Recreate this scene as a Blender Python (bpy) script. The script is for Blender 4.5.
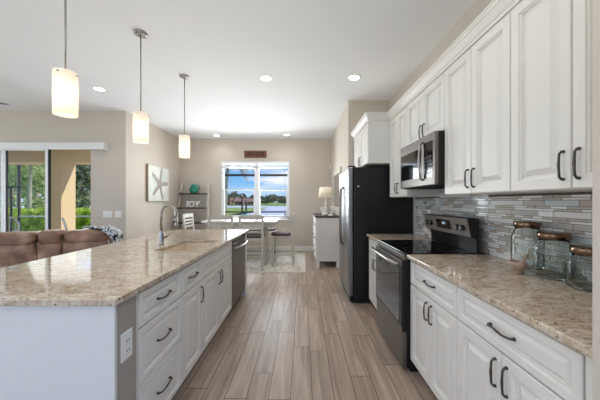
import bpy, bmesh, math, random
from mathutils import Vector, Matrix
random.seed(7)
PI = math.pi
S = bpy.context.scene
C = S.collection
for o in list(bpy.data.objects): bpy.data.objects.remove(o)

# ------------------------------------------------------------ camera
H = 1.321
cam_d = bpy.data.cameras.new('camera'); cam = bpy.data.objects.new('camera', cam_d); C.objects.link(cam)
cam.location = (0, 0, H); cam.rotation_euler = (PI/2, 0, 0)
cam_d.sensor_width = 36; cam_d.lens = 267/600*36
cam_d.shift_x = -0.005; cam_d.shift_y = 0.0022; cam_d.clip_start = 0.02; cam_d.clip_end = 2000
S.camera = cam
# ------------------------------------------------------------ view
S.view_settings.view_transform = 'Standard'; S.view_settings.look = 'None'
S.view_settings.exposure = 0.10; S.view_settings.gamma = 1; S.view_settings.use_curve_mapping = False

def L(c, g=2.4):
    out = []
    for v in c[:3]:
        v = v/255
        out.append(v/12.92 if v <= .04045 else ((v+.055)/1.055)**g)
    return (out[0], out[1], out[2], 1)

# ------------------------------------------------------------ world: blue sky with soft clouds
W = bpy.data.worlds.new('sky'); S.world = W; W.use_nodes = True
nt = W.node_tree; nt.nodes.clear()
def N(t, typ, **k):
    n = t.nodes.new(typ)
    for a, b in k.items():
        if a == 'inp':
            for kk, vv in b.items(): n.inputs[kk].default_value = vv
        else: setattr(n, a, b)
    return n
tc = N(nt, 'ShaderNodeTexCoord'); sp = N(nt, 'ShaderNodeSeparateXYZ')
nt.links.new(tc.outputs['Generated'], sp.inputs[0])
rp = N(nt, 'ShaderNodeValToRGB'); nt.links.new(sp.outputs['Z'], rp.inputs[0])
e = rp.color_ramp.elements
e[0].position = 0.0; e[0].color = L((196, 222, 245)); e[1].position = .22; e[1].color = L((70, 140, 222))
x = rp.color_ramp.elements.new(.07); x.color = L((128, 186, 240))
mp = N(nt, 'ShaderNodeMapping'); mp.inputs['Scale'].default_value = (2.2, 2.2, 9)
mp.inputs['Location'].default_value = (.35, .1, .4)
ns = N(nt, 'ShaderNodeTexNoise', inp={'Scale': 1.9, 'Detail': 6, 'Roughness': .55})
nt.links.new(tc.outputs['Generated'], mp.inputs[0]); nt.links.new(mp.outputs[0], ns.inputs[0])
cr = N(nt, 'ShaderNodeValToRGB'); nt.links.new(ns.outputs['Fac'], cr.inputs[0])
cr.color_ramp.elements[0].position = .52; cr.color_ramp.elements[1].position = .72
mx = N(nt, 'ShaderNodeMixRGB'); nt.links.new(cr.outputs[0], mx.inputs[0]); nt.links.new(rp.outputs[0], mx.inputs[1])
mx.inputs[2].default_value = (.9, .93, .97, 1)
bg = N(nt, 'ShaderNodeBackground'); bg.inputs[1].default_value = 1.0
wo = N(nt, 'ShaderNodeOutputWorld'); nt.links.new(mx.outputs[0], bg.inputs[0]); nt.links.new(bg.outputs[0], wo.inputs[0])

# ------------------------------------------------------------ lights
def light(name, kind, loc, rot, energy, color=(1, 1, 1), **k):
    d = bpy.data.lights.new(name, kind); d.energy = energy; d.color = color
    for a, b in k.items(): setattr(d, a, b)
    o = bpy.data.objects.new(name, d); C.objects.link(o); o.location = loc; o.rotation_euler = rot
    return o
sun = light('sun', 'SUN', (0, 0, 20), (0, 0, 0), 4.0, (1, .95, .86), angle=.01)
sun.rotation_euler = Vector((.58, .36, .75)).to_track_quat('Z', 'Y').to_euler()
# daylight from the big windows behind the camera and of the living room on the left
light('daylight_behind', 'AREA', (-3.2, -2.9, 1.55), (PI/2, 0, 0), 47, (.95, .97, 1), shape='RECTANGLE', size=6.0, size_y=2.5)
light('daylight_left', 'AREA', (-7.9, 1.5, 1.4), (PI/2, 0, -PI/2), 74, (.97, .98, 1), shape='RECTANGLE', size=5.5, size_y=2.3)
# daylight thrown up from the lake and the pale patio through the openings
light('daylight_lake', 'AREA', (-1.25, 7.32, 1.6), (PI/2+.12, 0, PI), 85, (.88, .95, 1), shape='RECTANGLE', size=1.6, size_y=1.3)
light('daylight_patio', 'AREA', (-4.7, 5.25, 1.25), (PI/2+.35, 0, PI), 14, (.93, .97, 1), shape='RECTANGLE', size=1.8, size_y=2.0)
# added fill lamps without a real source, aimed up to brighten the ceiling
light('ceiling_fill', 'AREA', (-.9, -.9, 1.1), (PI+.3, 0, 0), 42, (1, .99, .97), shape='DISK', size=2.0)
light('ceiling_fill', 'AREA', (-1.3, 4.6, 1.3), (PI+.15, 0, 0), 22, (1, .99, .97), shape='RECTANGLE', size=3.0, size_y=4.0)

# ------------------------------------------------------------ materials
MATS = {}
def mat(name, col, rough=.5, metal=0, spec=.5, emit=None, es=0, trans=0, ior=1.45, coat=0, bump=None, alpha=1):
    m = bpy.data.materials.new(name); m.use_nodes = True
    b = m.node_tree.nodes['Principled BSDF']
    b.inputs['Base Color'].default_value = L(col)
    b.inputs['Roughness'].default_value = rough; b.inputs['Metallic'].default_value = metal
    b.inputs['Specular IOR Level'].default_value = spec
    b.inputs['IOR'].default_value = ior
    b.inputs['Transmission Weight'].default_value = trans
    b.inputs['Coat Weight'].default_value = coat
    if emit: b.inputs['Emission Color'].default_value = L(emit); b.inputs['Emission Strength'].default_value = es
    t = m.node_tree
    # fine procedural variation on every material
    tcn = N(t, 'ShaderNodeTexCoord'); nz = N(t, 'ShaderNodeTexNoise', inp={'Scale': (bump or (40, .02))[0], 'Detail': 3})
    t.links.new(tcn.outputs['Object'], nz.inputs[0])
    if bump:
        bp = N(t, 'ShaderNodeBump', inp={'Strength': bump[1], 'Distance': .01})
        t.links.new(nz.outputs['Fac'], bp.inputs['Height']); t.links.new(bp.outputs[0], b.inputs['Normal'])
    elif not metal:
        mr = N(t, 'ShaderNodeMapRange', inp={'To Min': max(0, rough-.02), 'To Max': min(1, rough+.02)})
        t.links.new(nz.outputs['Fac'], mr.inputs[0]); t.links.new(mr.outputs[0], b.inputs['Roughness'])
    MATS[name] = m
    return m
def ramp_mat(name, stops, scale=(1, 1, 1), noise=10, detail=6, rough=.5, metal=0, dist=0, bump=0, coat=0, rt='noise'):
    m = mat(name, (128, 128, 128), rough, metal, coat=coat); t = m.node_tree; b = t.nodes['Principled BSDF']
    tcn = N(t, 'ShaderNodeTexCoord'); mpn = N(t, 'ShaderNodeMapping'); mpn.inputs['Scale'].default_value = scale
    t.links.new(tcn.outputs['Object'], mpn.inputs[0])
    if rt == 'noise':
        nz = N(t, 'ShaderNodeTexNoise', inp={'Scale': noise, 'Detail': detail, 'Distortion': dist}); out = nz.outputs['Fac']
    else:
        nz = N(t, 'ShaderNodeTexVoronoi', inp={'Scale': noise}); out = nz.outputs['Distance']
    t.links.new(mpn.outputs[0], nz.inputs[0])
    r = N(t, 'ShaderNodeValToRGB'); t.links.new(out, r.inputs[0])
    els = r.color_ramp.elements
    els[0].position, els[0].color = stops[0][0], L(stops[0][1]); els[1].position, els[1].color = stops[-1][0], L(stops[-1][1])
    for p, c in stops[1:-1]:
        q = els.new(p); q.color = L(c)
    t.links.new(r.outputs[0], b.inputs['Base Color'])
    if bump:
        bp = N(t, 'ShaderNodeBump', inp={'Strength': bump, 'Distance': .01})
        t.links.new(out, bp.inputs['Height']); t.links.new(bp.outputs[0], b.inputs['Normal'])
    return m

m_wall = mat('wall_paint', (207, 197, 185), .75, bump=(220, .05))
m_ceil = mat('ceiling_paint', (238, 239, 240), .8, bump=(120, .06))
m_trim = mat('trim_white', (236, 236, 234), .45)
m_cab = mat('cabinet_white', (235, 231, 225), .42)
m_knee_lit = mat('knee_paint_lit', (224, 221, 219), .6)  # knee wall paint, lightened: daylight on the end face put into the colour
m_knee_shade = mat('knee_paint_shade', (168, 160, 152), .55)  # same knee wall paint, darkened: shade on the aisle side put into the colour
m_pull = mat('bronze_pull', (86, 80, 78), .35, .7)
m_nickel = mat('brushed_nickel', (168, 165, 160), .28, 1)
m_faucet = mat('faucet_nickel', (166, 158, 150), .25, 1)
m_steel = mat('stainless_steel', (150, 149, 149), .34, 1)
m_dsteel = mat('black_stainless', (128, 122, 116), .42, 1)
m_bglass = mat('black_glass', (8, 8, 9), .06, spec=.6)
m_oglass = mat('oven_glass', (18, 19, 22), .06, spec=.5)
m_black = mat('black_enamel', (17, 17, 18), .38)
m_fside = mat('refrigerator_black', (24, 24, 25), .42, bump=(500, .08))
m_gap = mat('dark_gap', (20, 19, 18), .8)
m_wplast = mat('white_plastic', (238, 238, 234), .35)
m_sink = mat('cream_composite', (236, 220, 196), .3)
m_vinyl = mat('window_vinyl', (240, 242, 244), .4)
m_alu = mat('dark_aluminium', (58, 54, 52), .5, .4)
m_lalu = mat('pale_aluminium', (196, 200, 200), .4, .3)
m_can = mat('downlight_trim', (245, 245, 243), .5)
m_bulb = mat('lamp_glow', (255, 250, 240), .5, emit=(255, 246, 232), es=9)
m_shade_lamp = mat('linen_shade', (240, 228, 206), .8, emit=(255, 226, 180), es=.12)
m_greige = ramp_mat('whitewashed_wood', [(.3, (186, 180, 166)), (.7, (214, 209, 197))], (1, 1, .15), 30, rough=.6)
m_wtable = mat('white_tabletop', (244, 244, 242), .22)
m_dwood = ramp_mat('dark_wood', [(.3, (50, 42, 40)), (.7, (78, 66, 62))], (1, 8, 8), 6, rough=.5)
m_cush = mat('dark_cushion', (84, 70, 72), .8, bump=(300, .2))
m_lwhite = mat('painted_white_wood', (233, 231, 226), .5)
m_greyw = mat('dresser_white', (216, 213, 208), .55)
m_teal = ramp_mat('teal_glaze', [(.35, (20, 110, 96)), (.7, (52, 158, 132))], noise=9, rough=.2)
m_coral = mat('white_coral', (240, 238, 232), .7, bump=(60, .4))
m_canvas = ramp_mat('starfish_canvas', [(.3, (196, 205, 200)), (.5, (222, 222, 212)), (.7, (206, 210, 204))], noise=3, rough=.8)
m_star = ramp_mat('starfish_paint', [(.3, (128, 120, 112)), (.5, (178, 170, 158)), (.7, (150, 142, 134))], noise=40, rough=.9)
m_cedge = mat('canvas_wood_edge', (150, 132, 106), .7)
m_sign = ramp_mat('sign_wood', [(.3, (104, 68, 50)), (.7, (140, 98, 76))], (2, 1, 14), 5, rough=.7)
m_signt = mat('sign_dark_letters', (52, 32, 24), .7)
m_mirror = mat('mirror_glass', (220, 222, 220), .03, 1)
m_leather = ramp_mat('brown_leather', [(.32, (112, 80, 62)), (.52, (148, 112, 90)), (.7, (186, 152, 128))], noise=5, detail=8, rough=.32, bump=.6)
m_throw = ramp_mat('black_white_throw', [(.36, (24, 26, 32)), (.44, (40, 42, 50)), (.5, (226, 228, 228)), (.6, (200, 204, 208))], noise=34, detail=2, rough=.9)
m_stucco = mat('stucco', (226, 202, 160), .9, bump=(60, .4))
m_paver = ramp_mat('patio_pavers', [(.3, (200, 192, 178)), (.7, (226, 220, 208))], noise=3, rough=.8)
m_grass = ramp_mat('grass', [(.3, (96, 120, 56)), (.7, (150, 170, 86))], noise=.6, rough=.95)
m_lake = mat('lake_water', (196, 196, 208), .5, bump=(1.5, .3))
m_bark = ramp_mat('bark', [(.3, (160, 148, 126)), (.7, (214, 204, 184))], (1, 1, 6), 8, rough=.9)
m_terra = mat('house_wall_pink', (206, 160, 140), .85)
m_roof = mat('house_roof', (160, 120, 104), .85)
m_sling = mat('lounger_sling', (206, 198, 184), .8)
m_patio_cush = mat('patio_cushion', (232, 214, 176), .85)
m_mortar = ramp_mat('mortar_stone', [(.3, (150, 128, 112)), (.7, (186, 162, 144))], noise=30, rough=.5)
m_pestle = mat('pestle_wood', (176, 156, 140), .55)
m_lid = mat('aged_bronze_lid', (128, 104, 86), .22, 1)
m_tealpole = mat('teal_plastic', (30, 150, 160), .4)
m_display = mat('range_display', (6, 6, 8), .1)
m_digit = mat('display_digits', (200, 220, 235), .5, emit=(200, 225, 255), es=1.2)
m_fan = mat('fan_blade', (84, 80, 78), .5)
m_jglass = mat('jar_glass', (250, 254, 252), .02, trans=1, ior=1.25)
m_emboss = mat('jar_embossing', (214, 226, 222), .35, trans=.5)
def pane_mat():
    m = bpy.data.materials.new('clear_pane'); m.use_nodes = True; t = m.node_tree; t.nodes.clear()
    tr = N(t, 'ShaderNodeBsdfTransparent'); gl = N(t, 'ShaderNodeBsdfGlossy', inp={'Roughness': .01})
    fr = N(t, 'ShaderNodeFresnel', inp={'IOR': 1.12}); mxx = N(t, 'ShaderNodeMixShader'); o = N(t, 'ShaderNodeOutputMaterial')
    t.links.new(fr.outputs[0], mxx.inputs[0]); t.links.new(tr.outputs[0], mxx.inputs[1]); t.links.new(gl.outputs[0], mxx.inputs[2]); t.links.new(mxx.outputs[0], o.inputs[0])
    return m
m_pane = pane_mat()
def frosted():
    m = mat('frosted_glass_shade', (255, 246, 230), .5); t = m.node_tree; b = t.nodes['Principled BSDF']
    # translucent shade with a bulb inside; emission adds extra glow to the glass
    tl = N(t, 'ShaderNodeBsdfTranslucent'); tl.inputs[0].default_value = L((255, 244, 226))
    df = N(t, 'ShaderNodeBsdfDiffuse'); df.inputs[0].default_value = L((250, 246, 236))
    em = N(t, 'ShaderNodeEmission'); em.inputs[0].default_value = L((255, 244, 232)); em.inputs[1].default_value = .22
    a = N(t, 'ShaderNodeMixShader'); a.inputs[0].default_value = .45
    ad = N(t, 'ShaderNodeAddShader')
    t.links.new(tl.outputs[0], a.inputs[1]); t.links.new(df.outputs[0], a.inputs[2])
    t.links.new(a.outputs[0], ad.inputs[0]); t.links.new(em.outputs[0], ad.inputs[1])
    t.links.new(ad.outputs[0], t.nodes['Material Output'].inputs[0])
    return m
m_frost = frosted()
def leaf_mat(name, a, b_):
    m = ramp_mat(name, [(.38, a), (.62, b_)], noise=3.2, rough=.55); t = m.node_tree
    tl = N(t, 'ShaderNodeBsdfTranslucent'); mxs = N(t, 'ShaderNodeMixShader'); mxs.inputs[0].default_value = .45
    b = t.nodes['Principled BSDF']; src = b.inputs['Base Color'].links[0].from_socket
    t.links.new(src, tl.inputs[0]); t.links.new(b.outputs[0], mxs.inputs[1]); t.links.new(tl.outputs[0], mxs.inputs[2])
    t.links.new(mxs.outputs[0], t.nodes['Material Output'].inputs[0]); return m
m_leaf1 = leaf_mat('leaves_bright', (96, 124, 52), (232, 240, 168))
m_leaf2 = leaf_mat('leaves_mid', (84, 104, 62), (222, 230, 178))
m_leaf3 = leaf_mat('leaves_dark', (84, 94, 66), (206, 210, 172))
m_leafh = leaf_mat('hedge_leaves', (140, 170, 50), (232, 242, 110))
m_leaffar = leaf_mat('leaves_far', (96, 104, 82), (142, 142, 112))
m_leafdry = leaf_mat('palm_dry', (138, 128, 100), (176, 168, 136))

def granite():
    m = mat('granite', (190, 170, 150), .07, coat=.0); t = m.node_tree; b = t.nodes['Principled BSDF']
    g = N(t, 'ShaderNodeTexCoord')
    def noise(scale, detail, sc=(1, 1, 1), dist=0):
        mpn = N(t, 'ShaderNodeMapping'); mpn.inputs['Scale'].default_value = sc; t.links.new(g.outputs['Object'], mpn.inputs[0])
        n = N(t, 'ShaderNodeTexNoise', inp={'Scale': scale, 'Detail': detail, 'Roughness': .65, 'Distortion': dist}); t.links.new(mpn.outputs[0], n.inputs[0]); return n.outputs['Fac']
    def ramp(f, st):
        r = N(t, 'ShaderNodeValToRGB'); t.links.new(f, r.inputs[0]); els = r.color_ramp.elements
        els[0].position, els[0].color = st[0][0], L(st[0][1]); els[1].position, els[1].color = st[-1][0], L(st[-1][1])
        for p, c in st[1:-1]: q = els.new(p); q.color = L(c)
        return r.outputs[0]
    base = ramp(noise(16, 8, (1, 1.8, 1), .6), [(.30, (158, 136, 112)), (.44, (190, 171, 148)), (.56, (208, 193, 173)), (.68, (228, 219, 205))])
    spk = ramp(noise(70, 3), [(.34, (0, 0, 0)), (.40, (255, 255, 255))])
    dark = ramp(noise(38, 3, (1, 1.5, 1)), [(.61, (0, 0, 0)), (.69, (255, 255, 255))])
    lt = ramp(noise(60, 4), [(.58, (0, 0, 0)), (.68, (255, 255, 255))])
    def mix(f, a, c):
        n = N(t, 'ShaderNodeMixRGB'); t.links.new(f, n.inputs[0]); t.links.new(a, n.inputs[1]); n.inputs[2].default_value = L(c); return n.outputs[0]
    c1 = mix(lt, base, (232, 222, 210)); c2 = mix(dark, c1, (134, 108, 92))
    n = N(t, 'ShaderNodeMixRGB'); t.links.new(spk, n.inputs[0]); n.inputs[1].default_value = L((66, 52, 46)); t.links.new(c2, n.inputs[2])
    t.links.new(n.outputs[0], b.inputs['Base Color'])
    return m
m_granite = granite()

def plank_floor():
    m = mat('plank_tile_floor', (150, 130, 112), .36); t = m.node_tree; b = t.nodes['Principled BSDF']
    g = N(t, 'ShaderNodeTexCoord'); s = N(t, 'ShaderNodeSeparateXYZ'); t.links.new(g.outputs['Object'], s.inputs[0])
    def M(op, a, b2=None, **k):
        n = N(t, 'ShaderNodeMath', operation=op)
        for i, v in enumerate((a, b2)):
            if v is None: continue
            if isinstance(v, (int, float)): n.inputs[i].default_value = v
            else: t.links.new(v, n.inputs[i])
        return n.outputs[0]
    u = M('DIVIDE', M('ADD', s.outputs['X'], 10.001), .148)
    col = M('FLOOR', u); fu = M('FRACT', u)
    wn = N(t, 'ShaderNodeTexWhiteNoise', noise_dimensions='1D'); t.links.new(col, wn.inputs['W'])
    v = M('ADD', M('DIVIDE', s.outputs['Y'], .915), M('MULTIPLY', wn.outputs['Value'], 1.0))
    row = M('FLOOR', v); fv = M('FRACT', v)
    cb = N(t, 'ShaderNodeCombineXYZ'); t.links.new(col, cb.inputs[0]); t.links.new(row, cb.inputs[1])
    w2 = N(t, 'ShaderNodeTexWhiteNoise', noise_dimensions='2D'); t.links.new(cb.outputs[0], w2.inputs[0])
    gv = N(t, 'ShaderNodeCombineXYZ')
    t.links.new(M('MULTIPLY', s.outputs['X'], 24), gv.inputs[0])
    t.links.new(M('ADD', M('MULTIPLY', s.outputs['Y'], 1.3), M('MULTIPLY', w2.outputs['Value'], 40)), gv.inputs[1])
    t.links.new(M('MULTIPLY', w2.outputs['Value'], 9), gv.inputs[2])
    gn = N(t, 'ShaderNodeTexNoise', inp={'Scale': 1.0, 'Detail': 6, 'Roughness': .6, 'Distortion': .6}); t.links.new(gv.outputs[0], gn.inputs[0])
    r = N(t, 'ShaderNodeValToRGB'); t.links.new(gn.outputs['Fac'], r.inputs[0]); els = r.color_ramp.elements
    els[0].position, els[0].color = .25, L((132, 113, 98)); els[1].position, els[1].color = .76, L((196, 178, 160))
    q = els.new(.5); q.color = L((166, 146, 128))
    hv = N(t, 'ShaderNodeHueSaturation'); t.links.new(r.outputs[0], hv.inputs['Color'])
    t.links.new(M('ADD', .91, M('MULTIPLY', w2.outputs['Value'], .20)), hv.inputs['Value'])
    hv.inputs['Saturation'].default_value = .92
    e1 = M('MINIMUM', fu, M('SUBTRACT', 1, fu)); e2 = M('MINIMUM', fv, M('SUBTRACT', 1, fv))
    gr = M('MAXIMUM', M('LESS_THAN', e1, .020), M('LESS_THAN', e2, .0035))
    mxn = N(t, 'ShaderNodeMixRGB'); t.links.new(gr, mxn.inputs[0]); t.links.new(hv.outputs[0], mxn.inputs[1]); mxn.inputs[2].default_value = L((98, 82, 72))
    t.links.new(mxn.outputs[0], b.inputs['Base Color'])
    bp = N(t, 'ShaderNodeBump', inp={'Strength': .25, 'Distance': .003}); t.links.new(M('SUBTRACT', gn.outputs['Fac'], gr), bp.inputs['Height'])
    t.links.new(bp.outputs[0], b.inputs['Normal'])
    return m
m_floor = plank_floor()
m_rug = ramp_mat('rug_pattern', [(.3, (150, 148, 146)), (.44, (196, 190, 182)), (.52, (226, 220, 210)), (.62, (176, 168, 162)), (.72, (216, 210, 202))], noise=7, detail=5, dist=1.5, rough=.95)
m_rugb = mat('rug_border', (206, 200, 190), .95, bump=(200, .3))

# ------------------------------------------------------------ mesh helpers
class MB:
    def __init__(s): s.bm = bmesh.new(); s.mats = []
    def box(s, x0, x1, y0, y1, z0, z1, mi=0):
        v = [s.bm.verts.new(p) for p in ((x0,y0,z0),(x1,y0,z0),(x1,y1,z0),(x0,y1,z0),(x0,y0,z1),(x1,y0,z1),(x1,y1,z1),(x0,y1,z1))]
        for f in ((0,3,2,1),(4,5,6,7),(0,1,5,4),(1,2,6,5),(2,3,7,6),(3,0,4,7)):
            ff = s.bm.faces.new([v[i] for i in f]); ff.material_index = mi
        return s
    def cyl(s, p0, p1, r0, r1=None, n=20, mi=0, cap=True):
        r1 = r0 if r1 is None else r1
        p0, p1 = Vector(p0), Vector(p1); d = (p1-p0).normalized()
        a = d.orthogonal().normalized(); b = d.cross(a)
        A = [s.bm.verts.new(p0+(a*math.cos(t)+b*math.sin(t))*r0) for t in [2*PI*i/n for i in range(n)]]
        B = [s.bm.verts.new(p1+(a*math.cos(t)+b*math.sin(t))*r1) for t in [2*PI*i/n for i in range(n)]]
        for i in range(n):
            f = s.bm.faces.new((A[i], A[(i+1)%n], B[(i+1)%n], B[i])); f.smooth = True; f.material_index = mi
        if cap:
            f = s.bm.faces.new(A[::-1]); f.material_index = mi; f = s.bm.faces.new(B); f.material_index = mi
        return s
    def tube(s, pts, r, n=10, mi=0, cap=True):
        pts = [Vector(p) for p in pts]; rs = r if isinstance(r, (list, tuple)) else [r]*len(pts)
        prev = None; rings = []; a = None
        for i, p in enumerate(pts):
            d = (pts[min(i+1, len(pts)-1)]-pts[max(i-1, 0)]).normalized()
            if a is None: a = d.orthogonal().normalized()
            else: a = (a-d*a.dot(d)).normalized()
            b = d.cross(a)
            rings.append([s.bm.verts.new(p+(a*math.cos(2*PI*k/n)+b*math.sin(2*PI*k/n))*rs[i]) for k in range(n)])
        for A, B in zip(rings, rings[1:]):
            for k in range(n):
                f = s.bm.faces.new((A[k], A[(k+1)%n], B[(k+1)%n], B[k])); f.smooth = True; f.material_index = mi
        if cap: s.bm.faces.new(rings[0][::-1]).material_index = mi; s.bm.faces.new(rings[-1]).material_index = mi
        return s
    def lathe(s, prof, c=(0, 0, 0), n=28, mi=0):
        rings = []
        for r, z in prof:
            if r < 1e-5: rings.append([s.bm.verts.new((c[0], c[1], c[2]+z))])
            else: rings.append([s.bm.verts.new((c[0]+r*math.cos(2*PI*k/n), c[1]+r*math.sin(2*PI*k/n), c[2]+z)) for k in range(n)])
        for A, B in zip(rings, rings[1:]):
            for k in range(n):
                k2 = (k+1)%n
                if len(A) == 1 and len(B) == 1: continue
                vs = (A[0], B[k2], B[k]) if len(A) == 1 else ((A[k], A[k2], B[0]) if len(B) == 1 else (A[k], A[k2], B[k2], B[k]))
                f = s.bm.faces.new(vs); f.smooth = True; f.material_index = mi
        return s
    def prism(s, poly, axis, a, b, mi=0):
        # poly: 2D points; axis 'x','y','z' is the extrusion axis
        def P(u, v, w): return {'x': (w, u, v), 'y': (u, w, v), 'z': (u, v, w)}[axis]
        A = [s.bm.verts.new(P(u, v, a)) for u, v in poly]; B = [s.bm.verts.new(P(u, v, b)) for u, v in poly]
        n = len(poly); s.bm.faces.new(A[::-1]).material_index = mi; s.bm.faces.new(B).material_index = mi
        for i in range(n): s.bm.faces.new((A[i], A[(i+1)%n], B[(i+1)%n], B[i])).material_index = mi
        return s
    def panel(s, u0, u1, v0, v1, rings, mp_):
        # concentric rectangles (inset, depth) -> raised panel
        prev = None
        for ins, d in rings:
            R = [s.bm.verts.new(mp_(u, v, d)) for u, v in ((u0+ins, v0+ins), (u1-ins, v0+ins), (u1-ins, v1-ins), (u0+ins, v1-ins))]
            if prev is None: s.bm.faces.new(R[::-1])
            else:
                for i in range(4): s.bm.faces.new((prev[i], prev[(i+1)%4], R[(i+1)%4], R[i]))
            prev = R
        s.bm.faces.new(prev)
        return s
    def gridhole(s, xs, ys, z0, z1, hole):
        # slab made of grid cells with some left out; single watertight mesh
        V = {}
        def v(i, j, z):
            k = (i, j, z)
            if k not in V: V[k] = s.bm.verts.new((xs[i], ys[j], z))
            return V[k]
        nx, ny = len(xs)-1, len(ys)-1
        ok = lambda i, j: 0 <= i < nx and 0 <= j < ny and (i, j) not in hole
        for i in range(nx):
            for j in range(ny):
                if not ok(i, j): continue
                s.bm.faces.new((v(i,j,z1), v(i+1,j,z1), v(i+1,j+1,z1), v(i,j+1,z1)))
                s.bm.faces.new((v(i,j,z0), v(i,j+1,z0), v(i+1,j+1,z0), v(i+1,j,z0)))
                for di, dj, a, b in ((-1,0,(i,j+1),(i,j)), (1,0,(i+1,j),(i+1,j+1)), (0,-1,(i,j),(i+1,j)), (0,1,(i+1,j+1),(i,j+1))):
                    if not ok(i+di, j+dj):
                        s.bm.faces.new((v(*a, z0), v(*b, z0), v(*b, z1), v(*a, z1)))
        return s

def root_loc(p):
    while p.parent: p = p.parent
    return p.location
def obj(name, mb, m, parent=None, bevel=0, seg=2, subsurf=0, base=None, smooth=False, label=None, kind=None, fixn=True):
    me = bpy.data.meshes.new(name); bm = mb.bm
    if fixn: bmesh.ops.recalc_face_normals(bm, faces=bm.faces)
    if parent is not None: off = Vector(root_loc(parent))
    else:
        if base is None:
            xs = [v.co.x for v in bm.verts]; ys = [v.co.y for v in bm.verts]; zs = [v.co.z for v in bm.verts]
            off = Vector(((min(xs)+max(xs))/2, (min(ys)+max(ys))/2, min(zs)))
        else: off = Vector(base)
    bmesh.ops.translate(bm, verts=bm.verts, vec=-off)
    if smooth:
        for f in bm.faces: f.smooth = True
    bm.to_mesh(me); bm.free()
    for mm in (m if isinstance(m, (list, tuple)) else [m]): me.materials.append(mm)
    o = bpy.data.objects.new(name, me); C.objects.link(o)
    if parent is not None: o.parent = parent
    else: o.location = off
    if bevel:
        b = o.modifiers.new('bevel', 'BEVEL'); b.width = bevel; b.segments = seg; b.limit_method = 'ANGLE'; b.angle_limit = math.radians(40); b.harden_normals = False
    if subsurf:
        b = o.modifiers.new('subsurf', 'SUBSURF'); b.levels = subsurf; b.render_levels = subsurf
    if label: o['label'] = label
    if kind: o['kind'] = kind
    return o
def tag(o, label, cat, group=None, kind=None):
    o['label'] = label; o['category'] = cat
    if group: o['group'] = group
    if kind: o['kind'] = kind
    return o
def thing(name, label, cat, loc, group=None, rotz=0):
    o = bpy.data.objects.new(name, None); C.objects.link(o); o.empty_display_size = .1
    o.location = loc; o.rotation_euler = (0, 0, rotz)
    return tag(o, label, cat, group)
def struct(name, mb, m, bevel=0):
    return obj(name, mb, m, bevel=bevel, kind='structure', base=(0, 0, 0))
def dup(root, loc, rotz=0, label=None, group=None):
    r = root.copy(); C.objects.link(r); r.location = loc; r.rotation_euler = (0, 0, rotz)
    if label: r['label'] = label
    if group: r['group'] = group
    for ch in list(root.children):
        c = ch.copy(); C.objects.link(c); c.parent = r
        for g in list(ch.children):
            d = g.copy(); C.objects.link(d); d.parent = c
    return r
def text_mb(body, size, place, depth=.004, mb=None, shear=0, bold=0):
    cu = bpy.data.curves.new('t', 'FONT'); cu.body = body; cu.size = size; cu.extrude = depth/2; cu.align_x = 'CENTER'; cu.align_y = 'CENTER'
    cu.shear = shear; cu.offset = bold
    to = bpy.data.objects.new('t', cu); C.objects.link(to)
    bpy.context.view_layer.update()
    me = bpy.data.meshes.new_from_object(to.evaluated_get(bpy.context.evaluated_depsgraph_get()))
    mb = mb or MB(); me.transform(place); mb.bm.from_mesh(me)
    bpy.data.objects.remove(to); bpy.data.curves.remove(cu); bpy.data.meshes.remove(me)
    return mb

# ============================================================ SETTING
CE = 2.99           # ceiling height
XR, XD = 1.429, .75 # kitchen right wall, dining right wall
YB, YP, XL = 7.10, 4.93, -3.27
struct('floor', MB().box(-8.2, 1.6, -3.0, YB+.15, -.1, 0), m_floor)
struct('ceiling', MB().box(-8.2, 1.6, -3.0, YB+.15, CE, CE+.12), m_ceil)
struct('wall_right', MB().box(XR, XR+.12, .60, 4.54, 0, CE), m_wall)
# wall end beside the near cabinets
struct('wall_right_return', MB().box(.775, XR+.12, .56, .715, 0, CE), m_wall)
# wall past the refrigerator and along the dining area
struct('wall_right_dining', MB().prism([(XD, 4.42), (XR, 4.42), (XR, 4.54), (XD+.12, 4.54), (XD+.12, YB), (XD, YB)], 'z', 0, CE), m_wall)
WX0, WX1, WZ0, WZ1 = -2.18, -.36, .85, 2.36
struct('wall_back', MB().box(XL-.12, WX0, YB, YB+.15, 0, CE).box(WX1, XD+.12, YB, YB+.15, 0, CE).box(WX0, WX1, YB, YB+.15, 0, WZ0).box(WX0, WX1, YB, YB+.15, WZ1, CE), m_wall)
struct('wall_left_dining', MB().box(XL-.12, XL, YP, YB, 0, CE), m_wall)
DX0, DX1, DZ = -6.6, -3.92, 2.34
struct('wall_left', MB().box(-8.2, DX0, YP, YP+.12, 0, CE).box(DX1, XL-.12, YP, YP+.12, 0, CE).box(DX0, DX1, YP, YP+.12, DZ, CE), m_wall)
# living room side wall with a wide opening of daylight
struct('wall_left_living', MB().box(-8.32, -8.2, -3, YP+.12, 0, .3).box(-8.32, -8.2, -3, YP+.12, 2.6, CE).box(-8.32, -8.2, 4.3, YP+.12, .3, 2.6), m_wall)
# baseboards
def bboard(name, x0, x1, y0, y1):
    struct(name, MB().box(x0, x1, y0, y1, 0, .13), m_trim, bevel=.005)
bboard('baseboard_back', XL, XD, YB-.016, YB)
bboard('baseboard_right', XD-.016, XD, 4.42, YB-.016)
bboard('baseboard_left', XL, XL+.016, YP, YB-.016)
bboard('baseboard_left_living', DX1, XL, YP-.016, YP)

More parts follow.
